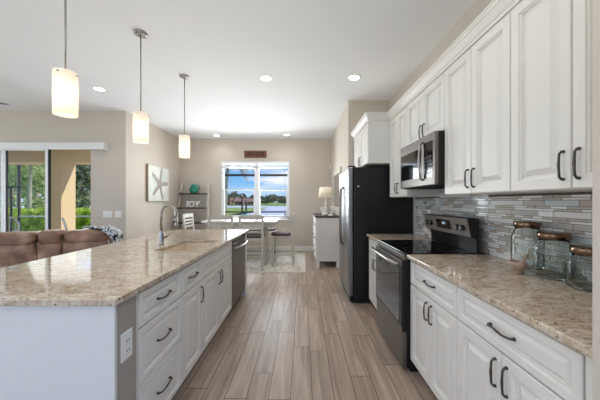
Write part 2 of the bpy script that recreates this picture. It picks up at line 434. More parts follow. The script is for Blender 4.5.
# window_1: twin single-hung window to the lake
wroot = bpy.data.objects.new('window_1', None); C.objects.link(wroot); wroot.location = ((WX0+WX1)/2, YB, WZ0); wroot['kind'] = 'structure'
xm = (-1.30-1.17)/2
fr = MB(); yy0, yy1 = YB+.02, YB+.10
fr.box(WX0, WX0+.055, yy0, yy1, WZ0, WZ1).box(WX1-.055, WX1, yy0, yy1, WZ0, WZ1).box(WX0, WX1, yy0, yy1, WZ1-.055, WZ1).box(WX0, WX1, yy0, yy1, WZ0, WZ0+.05)
fr.box(xm-.055, xm+.055, yy0-.015, yy1, WZ0, WZ1)
fr.box(WX0, WX1, YB-.002, YB+.02, WZ1-.03, WZ1)
obj('window_frame', fr, m_vinyl, wroot, bevel=.004)
for a, b in ((WX0+.055, xm-.055), (xm+.055, WX1-.055)):
    s_ = MB().box(a, b, YB+.035, YB+.065, 1.61, 1.645).box(a, a+.03, YB+.03, YB+.06, WZ0+.05, 1.61).box(b-.03, b, YB+.03, YB+.06, WZ0+.05, 1.61).box(a, b, YB+.03, YB+.06, WZ0+.05, WZ0+.09)
    so = obj('sash', s_, m_vinyl, wroot)
    obj('pane', MB().box(a, b, YB+.048, YB+.052, WZ0+.05, WZ1-.055), m_pane, so)
obj('window_sill', MB().box(WX0-.03, WX1+.03, YB-.05, YB+.02, WZ0-.03, WZ0), m_trim, wroot, bevel=.005)
# raised blind above the window
bl = thing('window_blind', 'white blind raised to a narrow bundle across the lake window head', 'blind', ((WX0+WX1)/2, YB-.03, 2.2))
obj('headrail', MB().box(WX0+.01, WX1-.01, YB-.05, YB-.006, 2.31, 2.372), m_vinyl, bl, bevel=.004)
b_ = MB()
for k in range(7): b_.box(WX0+.02, WX1-.02, YB-.05, YB-.008, 2.20+k*.0098, 2.206+k*.0098)
obj('slat_bundle', b_, m_vinyl, bl)
b_ = MB().cyl((WX1-.12, YB-.03, 2.2), (WX1-.12, YB-.03, 1.0), .003, n=6); b_.lathe([(0, 0), (.02, .004), (.022, .03), (.008, .05), (0, .05)], (WX1-.12, YB-.03, .95), n=10)
obj('pull_cord', b_, m_alu, bl)

# door_1: sliding glass door to the lanai
droot = bpy.data.objects.new('door_1', None); C.objects.link(droot); droot.location = ((DX0+DX1)/2, YP+.05, 0); droot['kind'] = 'structure'
obj('door_frame', MB().box(DX0, DX1, YP+.01, YP+.14, DZ-.03, DZ).box(DX0, DX0+.05, YP+.01, YP+.14, 0, DZ-.03).box(DX0, DX1, YP+.01, YP+.14, 0, .02), m_vinyl, droot)
def slider(x0, x1, y, nm='sliding_panel'):
    p = MB().box(x0, x0+.055, y, y+.035, .02, DZ-.03).box(x1-.055, x1, y, y+.035, .02, DZ-.03).box(x0+.055, x1-.055, y, y+.035, DZ-.07, DZ-.03).box(x0+.055, x1-.055, y, y+.035, .02, .10)
    po = obj(nm, p, m_vinyl, droot, bevel=.003)
    obj('pane', MB().box(x0+.055, x1-.055, y+.015, y+.02, .10, DZ-.07), m_pane, po)
    obj('weatherstrip', MB().box(x1, x1+.022, y+.005, y+.04, .02, DZ-.03), m_gap, po)
slider(-5.62, -4.74, YP+.03)
slider(-6.5, -5.60, YP+.085)
vl = thing('blind_valance', 'long white valance box mounted above the sliding glass door', 'valance', (-5.3, YP-.05, 2.26))
obj('fascia', MB().box(-7.2, -3.62, YP-.11, YP-.095, 2.26, 2.385).box(-7.2, -3.62, YP-.095, YP, 2.37, 2.385), m_trim, vl, bevel=.004)
obj('end_cap', MB().box(-3.62, -3.605, YP-.11, YP, 2.26, 2.385), m_trim, vl)

# ============================================================ OUTSIDE
struct('ground', MB().prism([(-60, -40), (-8.35, -40), (-8.35, 13), (30, 13), (30, 15), (-8, 15), (-8, 60), (-60, 60)], 'z', -.16, -.065), m_grass)
struct('lanai_slab', MB().box(-12, XL-.12, YP+.12, 9.6, -.06, -.01).box(XL-.12, 6, YB+.15, 12.9, -.06, -.01), m_paver)
struct('lake', MB().box(-200, 240, 15, 105, -.62, -.5), m_lake)
struct('far_shore', MB().box(-260, 300, 105, 400, -.6, -.35), m_grass)
# stucco column and beam of the lanai
col = thing('lanai_column', 'cream stucco column and roof beam on the lanai outside the sliding door', 'column', (-6.02, 6.7, -.01))
obj('shaft', MB().box(-6.16, -5.89, 6.5, 6.92, -.01, 2.27), m_stucco, col, bevel=.01)
obj('beam', MB().box(-12, -3.6, 6.5, 6.92, 2.27, 2.75), m_stucco, col, bevel=.01)
#struct('lanai_ceiling', MB().box(-12, XL-.12, YP+.12, 6.92, 2.75, 2.85), m_stucco)

# pool cage framing
def cage(name, label, bars, mat_):
    g = thing(name, label, 'screen frame', bars[0][1])
    for nm, a, w, hz in bars:
        obj(nm, MB().box(a[0], a[0]+w[0], a[1], a[1]+w[1], a[2], a[2]+w[2]), hz, g)
    return g
cage('screen_enclosure', 'dark framed insect screen enclosure around the pool terrace beside the loungers',
     [('post', (-9.62, 9.0, -.01), (.05, .05, 2.9), m_alu), ('post', (-6.95, 9.0, -.01), (.05, .05, 2.9), m_alu),
      ('post', (-11.5, 9.0, -.01), (.05, .05, 2.9), m_alu), ('rail', (-11.4, 9.0, 1.78), (2.0, .05, .05), m_alu),
      ('rail', (-9.57, 9.0, .79), (2.62, .05, .05), m_lalu), ('rail', (-11.4, 9.0, 2.84), (5.0, .05, .06), m_alu),
      ('door_stile', (-9.86, 8.98, -.01), (.06, .03, 1.79), m_alu)], m_alu)
cage('screen_enclosure', 'dark horizontal beams of the screen enclosure seen through the lake window',
     [('beam', (-3.2, 9.0, 2.17), (3.6, .05, .07), m_alu), ('rail', (-3.2, 9.0, .94), (3.6, .05, .045), m_alu),
      ('post', (-3.2, 9.0, -.01), (.05, .05, 3.0), m_alu), ('post', (.4, 9.0, -.01), (.05, .05, 3.0), m_alu)], m_alu)
for i, (px, lb) in enumerate(((-2.12, 'left of two dark poles with teal bases standing beyond the lake window'), (-1.98, 'right of two dark poles with teal bases standing beyond the lake window'))):
    t_ = thing('garden_pole', lb, 'pole', (px, 9.3, -.01), 'dark poles with teal bases')
    obj('shaft', MB().cyl((px, 9.3, .88+i*.02), (px, 9.3, 1.5-i*.12), .028, n=12), m_alu, t_)
    obj('teal_base', MB().cyl((px, 9.3, -.01), (px, 9.3, .88+i*.02), .045, n=12), m_tealpole, t_, label='teal base')

# vegetation
def leaves(mb, c, rad, n, size, rnd, squash=1.0):
    for _ in range(n):
        while True:
            p = Vector((rnd.uniform(-1, 1), rnd.uniform(-1, 1), rnd.uniform(-1, 1)))
            if .35 < p.length < 1: break
        p = Vector((p.x*rad[0], p.y*rad[1], p.z*rad[2]))+Vector(c)
        a = Vector((rnd.uniform(-1, 1), rnd.uniform(-1, 1), rnd.uniform(-1, 1))).normalized()
        b = a.orthogonal().normalized(); s = size*rnd.uniform(.6, 1.4)
        vs = [mb.bm.verts.new(q) for q in (p-a*s, p+b*s*.45, p+a*s, p-b*s*.45)]
        mb.bm.faces.new(vs)
def tree(x, y, h, w, m, label, seed, group, n=1400, size=.14, z0=-.1, trunk=True, name='leafy_tree', trunk_frac=.45, nb=7):
    rnd = random.Random(seed); t = thing(name, label, 'tree', (x, y, z0), group)
    cz = z0+h*(.5+trunk_frac/2)
    mb = MB()
    for k in range(nb):
        cx, cy, c_z = x+rnd.uniform(-.5, .5)*w, y+rnd.uniform(-.4, .4)*w, z0+h*trunk_frac+rnd.uniform(0.1, .9)*h*(1-trunk_frac)
        leaves(mb, (cx, cy, c_z), (w*.33, w*.33, h*(1-trunk_frac)*.28), n//nb, size, rnd)
    obj('foliage', mb, m, t, fixn=False)
    tb = MB().tube([(x, y, z0), (x+.04*h, y, z0+h*.3), (x, y, z0+h*.75)], [.035*h, .025*h, .01*h], n=8)
    obj('trunk', tb, m_bark, t)
    return t
def palm(x, y, h, m, label, seed, group=None, fr=11, fl=1.5, z0=-.1, lean=.2):
    rnd = random.Random(seed); t = thing('palm_tree', label, 'palm', (x, y, z0), group)
    top = Vector((x+lean, y, z0+h))
    obj('trunk', MB().tube([(x, y, z0), (x+lean*.3, y, z0+h*.5), tuple(top)], [.11, .09, .07], n=10), m_bark, t)
    for k in range(fr):
        a = 2*PI*k/fr+rnd.uniform(-.2, .2); up = rnd.uniform(.1, .9); d = Vector((math.cos(a), math.sin(a), 0))
        mb = MB(); pts = []
        for i in range(9):
            q = i/8; pts.append(top+d*fl*q+Vector((0, 0, fl*(up*q-1.15*q*q))))
        mb.tube([tuple(p) for p in pts], [.018*(1-i/10) for i in range(9)], n=5)
        side = d.cross(Vector((0, 0, 1)))
        for i in range(1, 36):
            q = i/35; j = min(7, int(q*8)); f = q*8-j; p = pts[j].lerp(pts[j+1], f)
            ll = fl*.34*math.sin(PI*min(1, q*.85+.12))
            for sg in (-1, 1):
                e = p+side*sg*ll*.8+d*ll*.45+Vector((0, 0, -ll*.45)); w_ = d*.03
                mb.bm.faces.new([mb.bm.verts.new(v) for v in (p-w_, p+w_, e)])
        obj('frond', mb, m, t, fixn=False)
    return t
gT = 'trees beyond the screen enclosure'
TR = [(-15.6, 18.6, 4.6, 2.4, m_leaf3, 'olive green tree behind the hedge, seen right of the stucco column'), (-24.4, 24.2, 7.0, 3.6, m_leaf1, 'bright green bushy tree behind the pale trunked palm'),
      (-29.4, 30.4, 9.0, 4.8, m_leaf2, 'mid green leafy tree behind the hedge, just left of the stucco column'), (-39.8, 36, 10, 6.0, m_leaf2, 'green tree furthest left behind the screen enclosure'),
      (-26.5, 37.5, 10.5, 4.2, m_leaf3, 'tall olive tree far behind the stucco column')]
for i, (x, y, h, w, m, lb) in enumerate(TR):
    tree(x, y, h, w, m, lb, 20+i, gT, n=1500, size=.12+.006*y, trunk_frac=.1, nb=9)
palm(-14.7, 14.3, 3.7, m_leaf1, 'bright green palm with pale trunk seen through the sliding door panel', 3, fl=1.5, lean=.15, fr=15)
palm(-16.9, 15.9, 3.9, m_leaf1, 'shorter palm left of the pale trunked palm beyond the sliding door', 4, fl=1.4, lean=-.1, fr=15)
palm(-4.45, 15.2, 3.7, m_leafdry, 'palm with dry hanging fronds outside the left pane of the lake window', 5, fr=15, fl=1.5, lean=.2)
def hedge(x0, x1, y, h, label, seed):
    rnd = random.Random(seed); mb = MB()
    n = int((x1-x0)*420)
    for _ in range(n):
        p = Vector((rnd.uniform(x0, x1), y+rnd.uniform(-.35, .35), rnd.uniform(.0, h)))
        if abs(p.y-y) < .25 and p.z < h*.8: p.y = y-.3+rnd.uniform(-.06, .06)
        a = Vector((rnd.uniform(-1, 1), rnd.uniform(-1, 1), rnd.uniform(-1, 1))).normalized(); b = a.orthogonal().normalized(); s = rnd.uniform(.05, .1)
        mb.bm.faces.new([mb.bm.verts.new(q) for q in (p-a*s, p+b*s*.5, p+a*s, p-b*s*.5)])
    mb.box(x0+.05, x1-.05, y-.22, y+.22, -.06, h*.88)
    o = obj('clipped_hedge', mb, m_leafh, fixn=False); tag(o, label, 'hedge'); return o
hedge(-17, -6.2, 11.6, 1.02, 'low bright green clipped hedge beyond the screen enclosure', 9)

# far shore trees and houses
rnd = random.Random(77)
gF = 'trees on the far lake shore'
FL = ['round far shore tree behind the pink houses at the left pane', 'far shore tree right of the pink houses', 'low far tree near the middle of the left pane', 'far tree just left of the window mullion',
      'far tree just right of the window mullion', 'far tree left of the middle of the right pane', 'tallest wide far tree in the right pane', 'far tree right of the widest one in the right pane', 'far tree near the right edge of the lake window', 'far tree at the right end of the lake view']
for i, (px, ty) in enumerate(((228, 191), (236, 194), (243, 197), (252, 196), (262, 196), (268, 198), (276, 195.5), (282, 196.5), (288, 198), (222, 192))):
    y = (135, 165, 205, 150, 240, 180, 140, 215, 165, 112)[i]; x = (px-303)*y/267; h = (201.3-ty)*y/267+1.7
    tree(x, y, h, (8, 8, 9, 7.5, 9, 8, 8.5, 9, 8, 5)[i], m_leaffar, FL[i], 40+i, gF, n=500, size=.75, z0=-.4, trunk_frac=.15, nb=6)
HL = ['pink house with brown roof at the left of the far shore', 'smaller pink house right of the first one on the far shore', 'pale pink house just left of the window mullion']
for i, (px, w, hh) in enumerate(((226, 5, 2.6), (239.5, 3.6, 2.2), (250, 4.5, 2.1))):
    y = (119, 121, 119)[i]; x = (px-303)*y/267
    h_ = thing('lakeside_house', HL[i], 'house', (x, y, -.36), 'houses on the far shore')
    wl = obj('wall', MB().box(x-w/2, x+w/2, y-2, y+2, -.36, hh-.9), m_terra, h_)
    obj('roof', MB().prism([(y-2.4, hh-.9), (y+2.4, hh-.9), (y, hh+.5)], 'x', x-w/2-.4, x+w/2+.4), m_roof, h_)
    for k in (-.28, .05, .3): obj('window', MB().box(x+w*k-.4, x+w*k+.4, y-2.04, y-2, .2, .9), m_bglass, wl)

# loungers on the lanai
def lounger(name, label, x, y, rz, m):
    t = thing(name, label, 'patio chair', (0, 0, 0), 'patio chairs on the lanai')
    f = MB()
    for sx in (-.3, .3):
        f.tube([(sx, -.9, .32), (sx, .35, .32), (sx, .95, .95)], .018, n=8)
    f.tube([(-.3, .95, .95), (.3, .95, .95)], .018, n=8); f.tube([(-.3, -.9, .32), (.3, -.9, .32)], .018, n=8)
    obj('frame', f, m_lalu, t)
    for sx in (-.3, .3):
        for sy in (-.75, .3): obj('leg', MB().cyl((sx, sy, 0), (sx, sy, .32), .018, n=8), m_lalu, t)
    s_ = MB()
    for k in range(12): s_.box(-.285, .285, -.86+k*.1, -.79+k*.1, .325, .332)
    obj('seat_sling', s_, m, t)
    b = MB()
    for k in range(9):
        q = k/9; y_ = .36+.6*q; z = .33+.62*q
        b.prism([(y_, z), (y_+.045, z+.047), (y_+.04, z+.053), (y_-.005, z+.006)], 'x', -.285, .285)
    obj('back_sling', b, m, t)
    t.location = (x, y, -.01); t.rotation_euler = (0, 0, rz)
    return t
lounger('lounge_chair', 'slatted reclining lounger outside the sliding panel, in front of the hedge', -8.3, 8.0, -.9, m_sling)
lounger('lounge_chair', 'cream cushioned lounger left of the slatted one on the lanai', -9.2, 8.3, 2.2, m_patio_cush)
def arm_chair(label, x, y, rz):
    t = thing('patio_armchair', label, 'patio chair', (0, 0, 0), 'patio chairs on the lanai')
    f = MB()
    for sx in (-.28, .28):
        f.tube([(sx, -.3, 0), (sx, -.28, .55), (sx, -.2, .66), (sx, 0, .68), (sx, .2, .62), (sx, .28, .4), (sx, .32, 0)], .02, n=8)
    obj('arm_frame', f, m_lwhite, t)
    obj('seat', MB().box(-.27, .27, -.26, .28, .36, .44), m_patio_cush, t, bevel=.02)
    b = MB().tube([(-.26, .28, .42), (-.25, .36, .8), (-.15, .4, .95), (.15, .4, .95), (.25, .36, .8), (.26, .28, .42)], .02, n=8)
    for k in range(5): b.tube([(-.2+.1*k, .29, .42), (-.2+.1*k, .39, .95)], .009, n=6)
    obj('backrest', b, m_lwhite, t)
    t.location = (x, y, -.01); t.rotation_euler = (0, 0, rz)
arm_chair('white curved patio chair right of the stucco column', -4.95, 6.1, 2.3)
arm_chair('white curved patio chair at the left edge of the sliding door', -6.75, 5.9, .6)

# ============================================================ CABINETRY
DOOR = [(0, 0), (0, .018), (.003, .022), (.050, .022), (.052, .015), (.058, .013), (.060, .002), (.070, .002), (.096, .018), (.100, .018)]
DRAW = [(0, 0), (0, .018), (.003, .022), (.030, .022), (.032, .015), (.036, .013), (.038, .002), (.045, .002), (.062, .017), (.066, .017)]
def mapper(xf, sgn):      # face plane x = xf, outward direction sgn (+1 or -1)
    return lambda u, v, d: (xf+sgn*d, u, v)
def vpull(xf, sgn, y, zc, ln=.115):
    mb = MB(); o = sgn
    pts = [(xf, y, zc-ln/2), (xf+o*.012, y, zc-ln/2), (xf+o*.021, y, zc-ln/2+.010), (xf+o*.023, y, zc-ln*.2), (xf+o*.024, y, zc), (xf+o*.023, y, zc+ln*.2), (xf+o*.021, y, zc+ln/2-.010), (xf+o*.012, y, zc+ln/2), (xf, y, zc+ln/2)]
    mb.tube(pts, [.008, .0055, .0046, .0046, .0056, .0046, .0046, .0055, .008], n=8); return mb
def hpull(xf, sgn, yc, z, ln=.13):
    mb = MB(); o = sgn
    pts = [(xf, yc-ln/2, z), (xf+o*.012, yc-ln/2, z), (xf+o*.021, yc-ln/2+.010, z), (xf+o*.023, yc-ln*.2, z-.003), (xf+o*.024, yc, z+.001), (xf+o*.023, yc+ln*.2, z+.004), (xf+o*.021, yc+ln/2-.010, z), (xf+o*.012, yc+ln/2, z), (xf, yc+ln/2, z)]
    mb.tube(pts, [.008, .0055, .0046, .0046, .0056, .0046, .0046, .0055, .008], n=8); return mb
G = .003
def base_cab(name, label, xf, sgn, xb, y0, y1, rows, group, toe=True, z1=.884, hollow=False):
    """rows: list of ('drawer', z0, z1, pull) / ('door', z0, z1, [splits], [pull side])"""
    t = thing(name, label, 'cabinet', ((xf+xb)/2, (y0+y1)/2, 0), group)
    xa, xc = min(xf, xb), max(xf, xb)
    if hollow:   # sink cabinet: open top
        b = MB().box(xa, xc, y0, y0+.018, .105, z1).box(xa, xc, y1-.018, y1, .105, z1).box(xa, xc, y0+.018, y1-.018, .105, .123)
        b.box(*((xf-.018, xf) if sgn > 0 else (xf, xf+.018)), y0+.018, y1-.018, .123, z1)
    else: b = MB().box(xa, xc, y0, y1, .105, z1)
    obj('body', b, m_cab, t)
    tx = xf-sgn*.065
    obj('toe_kick', MB().box(min(tx, xb), max(tx, xb), y0, y1, 0, .104), m_cab, t)
    mp_ = mapper(xf, sgn)
    for r in rows:
        if r[0] == 'drawer':
            _, a, c, pull = r
            d = obj('drawer' if pull else 'false_front', MB().panel(y0+G, y1-G, a+G, c-G, DRAW, mp_), m_cab, t)
            if pull: obj('pull', hpull(xf+sgn*.019, sgn, (y0+y1)/2, (a+c)/2), m_pull, d, label='dark bronze pull')
        else:
            _, a, c, spl, side = r
            ys = [y0]+spl+[y1]
            for (u, v), s_ in zip(zip(ys, ys[1:]), side):
                d = obj('door', MB().panel(u+G, v-G, a+G, c-G, DOOR, mp_), m_cab, t)
                py = u+.032 if s_ < 0 else v-.032
                obj('pull', vpull(xf+sgn*.019, sgn, py, c-.10), m_pull, d, label='dark bronze pull')
    return t
# --- island (face +x)
XI = -.822; gI = 'island cabinets'
IB = -1.36
base_cab('base_cabinet', 'white island cabinet with a stack of three drawers, nearest the camera', XI, 1, IB, 1.305, 1.772,
         [('drawer', .695, .872, True), ('drawer', .415, .693, True), ('drawer', .112, .413, True)], gI)
base_cab('base_cabinet', 'narrow white island cabinet with one drawer over one door, beside the drawer stack', XI, 1, IB, 1.774, 2.123,
         [('drawer', .695, .872, True), ('door', .112, .693, [], [1])], gI)
base_cab('base_cabinet', 'white island sink cabinet with two doors under a plain front, beside the dishwasher', XI, 1, IB, 2.125, 3.008,
         [('drawer', .695, .872, False), ('door', .112, .693, [2.567], [1, -1])], gI, hollow=True)
# island knee walls
ko = thing('island_base_wall', 'pale panelled knee wall closing the near end and back of the island', 'panel', (-1.3, 1.2, 0))
obj('end_panel', MB().box(-1.62, -.801, 1.135, 1.150, 0, .884), m_knee_lit, ko)  # near face of the same wall, window light painted into its colour
obj('side_panel', MB().box(-1.62, -.800, 1.152, 1.283, 0, .884), m_knee_shade, ko)
obj('filler_strip', MB().box(-.86, -.806, 1.284, 1.304, .0, .884), m_cab, ko)
obj('back_panel', MB().box(-1.62, -1.50, 1.284, 3.80, 0, .884), m_knee_lit, ko)
obj('far_end_panel', MB().box(-1.499, -.800, 3.70, 3.79, 0, .884), m_knee_lit, ko)
# island outlet
def plate(name, label, cat, ctr, axis, sgn, w, h, kind, group=None):
    """wall plate on a plane; axis 'x' or 'y' = normal"""
    t = thing(name, label, cat, ctr, group); x, y, z = ctr
    def bx(u0, u1, v0, v1, d0, d1):
        if axis == 'x':
            a, b = sorted((x+sgn*d0, x+sgn*d1)); return MB().box(a, b, y+u0, y+u1, z+v0, z+v1)
        a, b = sorted((y+sgn*d0, y+sgn*d1)); return MB().box(x+u0, x+u1, a, b, z+v0, z+v1)
    obj('plate', bx(-w/2, w/2, -h/2, h/2, 0, .006), m_wplast, t, bevel=.002)
    if kind == 'outlet':
        for v in (-.022, .022):
            s_ = obj('socket', bx(-.017, .017, v-.015, v+.015, .006, .009), m_wplast, t, bevel=.002)
            obj('slot', bx(-.009, -.006, v-.006, v+.006, .009, .0095), m_gap, s_)
            obj('slot', bx(.006, .009, v-.006, v+.006, .009, .0095), m_gap, s_)
    else:
        k = kind
        for i in range(k):
            c = (i-(k-1)/2)*.046
            obj('rocker', bx(c-.016, c+.016, -.033, .033, .006, .010), m_wplast, t, bevel=.002)
    return t
plate('power_outlet', 'white outlet on the shaded side panel at the near end of the island', 'outlet', (-.800, 1.207, .672), 'x', 1, .075, .125, 'outlet')
# countertop with the sink cut-out
SX0, SX1, SY0, SY1 = -1.235, -.885, 2.20, 2.80
ct = MB().gridhole([-1.845, SX0, SX1, -.777], [1.108, SY0, SY1, 3.845], .885, .915, {(1, 1)})
tag(obj('countertop', ct, m_granite, bevel=.005), 'polished speckled beige granite slab on the island around the sink', 'countertop')
# sink
sk = thing('kitchen_sink', 'cream undermount sink basin set in the island countertop', 'sink', ((SX0+SX1)/2, (SY0+SY1)/2, .68))
b = MB(); z0, z1 = .69, .8845; w = .012
a0, a1, c0, c1 = SX0-.006, SX1+.006, SY0-.006, SY1+.006
b.gridhole([a0-w, a0, a1, a1+w], [c0-w, c0, c1, c1+w], z0, z1, {(1, 1)})
b.box(a0-w, a1+w, c0-w, c1+w, z0-w, z0)
obj('basin', b, m_sink, sk, bevel=.004)
obj('drain', MB().cyl(((a0+a1)/2, (c0+c1)/2, z0), ((a0+a1)/2, (c0+c1)/2, z0+.004), .045, .04), m_steel, sk)
# faucet
FX, FY = -1.325, 2.50
fc = thing('kitchen_faucet', 'tall gooseneck pull-down faucet in brushed nickel behind the sink', 'faucet', (FX, FY, .915))
obj('base', MB().lathe([(0, 0), (.029, 0), (.029, .006), (.025, .012), (.024, .09), (.018, .12), (.0145, .135)], (FX, FY, .915)), m_faucet, fc)
pts = [(FX, FY, 1.045)]
for k in range(0, 17):
    a = PI-k*(PI*1.10)/16; pts.append((FX+.072+.072*math.cos(a), FY-.02*(k/16), 1.200+.078*math.sin(a)))
obj('spout', MB().tube(pts, .0145, n=14), m_faucet, fc)
e0 = Vector(pts[-1]); d0 = (Vector(pts[-1])-Vector(pts[-2])).normalized(); d0 = (d0+Vector((.35, 0, -.3))).normalized()
sh = obj('spray_head', MB().tube([tuple(e0), tuple(e0+d0*.02), tuple(e0+d0*.075), tuple(e0+d0*.095)], [.0135, .0165, .018, .015], n=14), m_faucet, fc)
obj('button', MB().tube([tuple(e0+d0*.03+Vector((-.004, -.017, 0))), tuple(e0+d0*.055+Vector((-.004, -.018, 0)))], .006, n=8), m_gap, sh)
obj('lever', MB().cyl((FX+.018, FY, .985), (FX+.045, FY, .985), .013, n=12).tube([(FX+.04, FY, .985), (FX+.075, FY, 1.01), (FX+.12, FY-.01, 1.03), (FX+.135, FY-.01, 1.06)], [.008, .006, .005, .004], n=8), m_faucet, fc)
# dishwasher
dw = thing('dishwasher', 'dark stainless dishwasher at the far end of the island', 'dishwasher', (-1.1, 3.35, 0))
obj('body', MB().box(-1.36, -.80-.03, 3.02, 3.69, .1, .880), m_black, dw)
dd = obj('door', MB().box(-.829, -.798, 3.025, 3.685, .115, .80), m_dsteel, dw, bevel=.004)
obj('control_panel', MB().box(-.829, -.800, 3.025, 3.685, .805, .878), m_bglass, dw, bevel=.003)
obj('handle', MB().tube([(-.798, 3.06, .775), (-.76, 3.08, .778), (-.742, 3.2, .78), (-.736, 3.355, .781), (-.742, 3.51, .78), (-.76, 3.63, .778), (-.798, 3.65, .775)], .013, n=10), m_nickel, dd, label='bright curved bar handle')
obj('kick_plate', MB().box(-.92, -.87, 3.02, 3.69, .0, .099), m_black, dw)

# --- right run (face -x)
XF = .842; gR = 'base cabinets along the right wall'
base_cab('base_cabinet', 'wide white base cabinet nearest the camera, under the glass jars', XF, -1, XR-.004, .783, 1.426,
         [('drawer', .695, .872, True), ('door', .112, .693, [1.105], [1, -1])], gR)
base_cab('base_cabinet', 'white base cabinet with drawer and two doors next to the range', XF, -1, XR-.004, 1.428, 2.042,
         [('drawer', .695, .872, True), ('door', .112, .693, [1.735], [1, -1])], gR)
base_cab('base_cabinet', 'small white base cabinet between the range and the refrigerator', XF, -1, XR-.004, 2.788, 3.325,
         [('drawer', .695, .872, True), ('door', .112, .693, [3.056], [1, -1])], gR)
tag(obj('cabinet_filler', MB().box(.824, .90, .722, .780, 0, .884), m_cab, bevel=.003), 'white filler strip between the nearest base cabinet and the wall end', 'filler')
tag(obj('countertop', MB().box(.794, XR-.002, .720, 2.045, .885, .915), m_granite, bevel=.005), 'polished brown beige granite counter under the glass jars', 'countertop')
tag(obj('countertop', MB().box(.794, XR-.002, 2.784, 3.335, .885, .915), m_granite, bevel=.005), 'short granite counter between the range and the refrigerator', 'countertop')

# --- upper cabinets
UX = 1.105; gU = 'upper cabinets along the right wall'
def upper(label, y0, y1, z0, z1, split, xf=UX, sides=(1, -1), name='wall_cabinet', pz=.10, group=gU):
    t = thing(name, label, 'cabinet', ((xf+XR)/2, (y0+y1)/2, z0), group)
    obj('body', MB().box(xf, XR-.004, y0, y1, z0, z1), m_cab, t)
    ys = [y0]+split+[y1]
    for (u, v), s_ in zip(zip(ys, ys[1:]), sides):
        d = obj('door', MB().panel(u+G, v-G, z0+G, z1-.012, DOOR, mapper(xf, -1)), m_cab, t)
        py = u+.032 if s_ < 0 else v-.032
        obj('pull', vpull(xf-.019, -1, py, z0+pz), m_pull, d, label='dark bronze pull')
    return t
upper('tall white wall cabinet nearest the camera, above the glass jars', .757, 1.396, 1.37, 2.325, [1.078])
upper('tall white wall cabinet between the jars cabinet and the microwave', 1.398, 2.045, 1.37, 2.325, [1.72])
upper('short white wall cabinet directly above the microwave', 2.047, 2.776, 1.868, 2.325, [2.412], pz=.085)
upper('white wall cabinet between the microwave and the refrigerator cabinet', 2.778, 3.336, 1.37, 2.325, [3.06])
upper('deep white cabinet directly above the refrigerator', 3.338, 4.252, 1.80, 2.325, [3.795], xf=.835, pz=.085)
tag(obj('cabinet_filler', MB().box(1.087, XR-.004, .722, .755, 1.37, 2.325), m_cab), 'white filler strip beside the nearest wall cabinet at the wall end', 'filler')
# crown moulding as one mitred run
cp = [(0, 0), (.010, 0), (.011, .016), (.020, .024), (.042, .060), (.048, .064), (.048, .080), (.054, .083), (.054, .095), (0, .095)]
cm = MB()
def ring(x, y, dx, dy):
    return [cm.bm.verts.new((x+dx*o, y+dy*o, 2.326+h)) for o, h in cp]
f = UX-.012; f2 = .835-.012
rings = [ring(f, .722, -1, 0), ring(f, 3.336, -1, -1), ring(f2, 3.336, -1, -1), ring(f2, 4.262, -1, 1), ring(XR-.004, 4.262, 0, 1)]
for A, B in zip(rings, rings[1:]):
    for k in range(len(cp)):
        k2 = (k+1) % len(cp); cm.bm.faces.new((A[k], A[k2], B[k2], B[k]))
cm.bm.faces.new(rings[0]); cm.bm.faces.new(rings[-1][::-1])
tag(obj('crown_molding', cm, m_cab), 'white stepped crown moulding running along the tops of the wall cabinets', 'moulding')

# --- backsplash: linear glass and stone mosaic
tiles = [mat('tile_pale', (222, 221, 220), .12), mat('tile_grey', (184, 180, 174), .22), mat('tile_blue_glass', (194, 203, 205), .06), mat('tile_taupe', (186, 174, 160), .35), mat('tile_white', (238, 237, 235), .1), mat('tile_slate', (160, 160, 158), .12)]
m_grout = mat('grout_grey', (92, 86, 80), .8)
def splash(label, segs):
    rnd = random.Random(5); mb = MB()
    hs = [.034, .0145, .0145]; z = .9165; k = 0; ytot = (min(s[0] for s in segs), max(s[1] for s in segs))
    for s in segs: mb.box(XR-.006, XR-.0005, s[0], s[1], s[2], s[3], 6)
    ztop = max(s[3] for s in segs)
    while z < ztop-.01:
        h = hs[k % 3]; y = ytot[0]-rnd.uniform(0, .12)
        tall = k % 3 == 0
        while y < ytot[1]:
            w = rnd.choice((.10, .148, .148, .2) if tall else (.07, .1, .148))
            a, b = max(y+.0018, ytot[0]), min(y+w-.0018, ytot[1])
            for s in segs:
                aa, bb = max(a, s[0]+.001), min(b, s[1]-.001)
                if bb-aa > .008 and z >= s[2]-.002 and z+h < s[3]+.006:
                    mi = rnd.choice((0, 1, 2, 3, 5, 4, 1, 0) if tall else (0, 1, 3, 4, 4, 3))
                    mb.box(XR-.0085-rnd.choice((0, .0012)), XR-.0055, aa, bb, z, min(z+h-.0026, s[3]), mi)
            y += w
        z += h; k += 1
    o = obj('mosaic_backsplash', mb, tiles+[m_grout]); tag(o, label, 'backsplash'); return o
splash('shiny grey and silver linear mosaic backsplash behind the counters and range', [(.722, 2.046, .916, 1.368), (2.046, 2.777, .90, 1.45), (2.777, 3.37, .916, 1.368)])
plate('power_outlet', 'white outlet on the mosaic backsplash left of the range', 'outlet', (XR-.0098, 3.0, 1.16), 'x', -1, .075, .12, 'outlet')

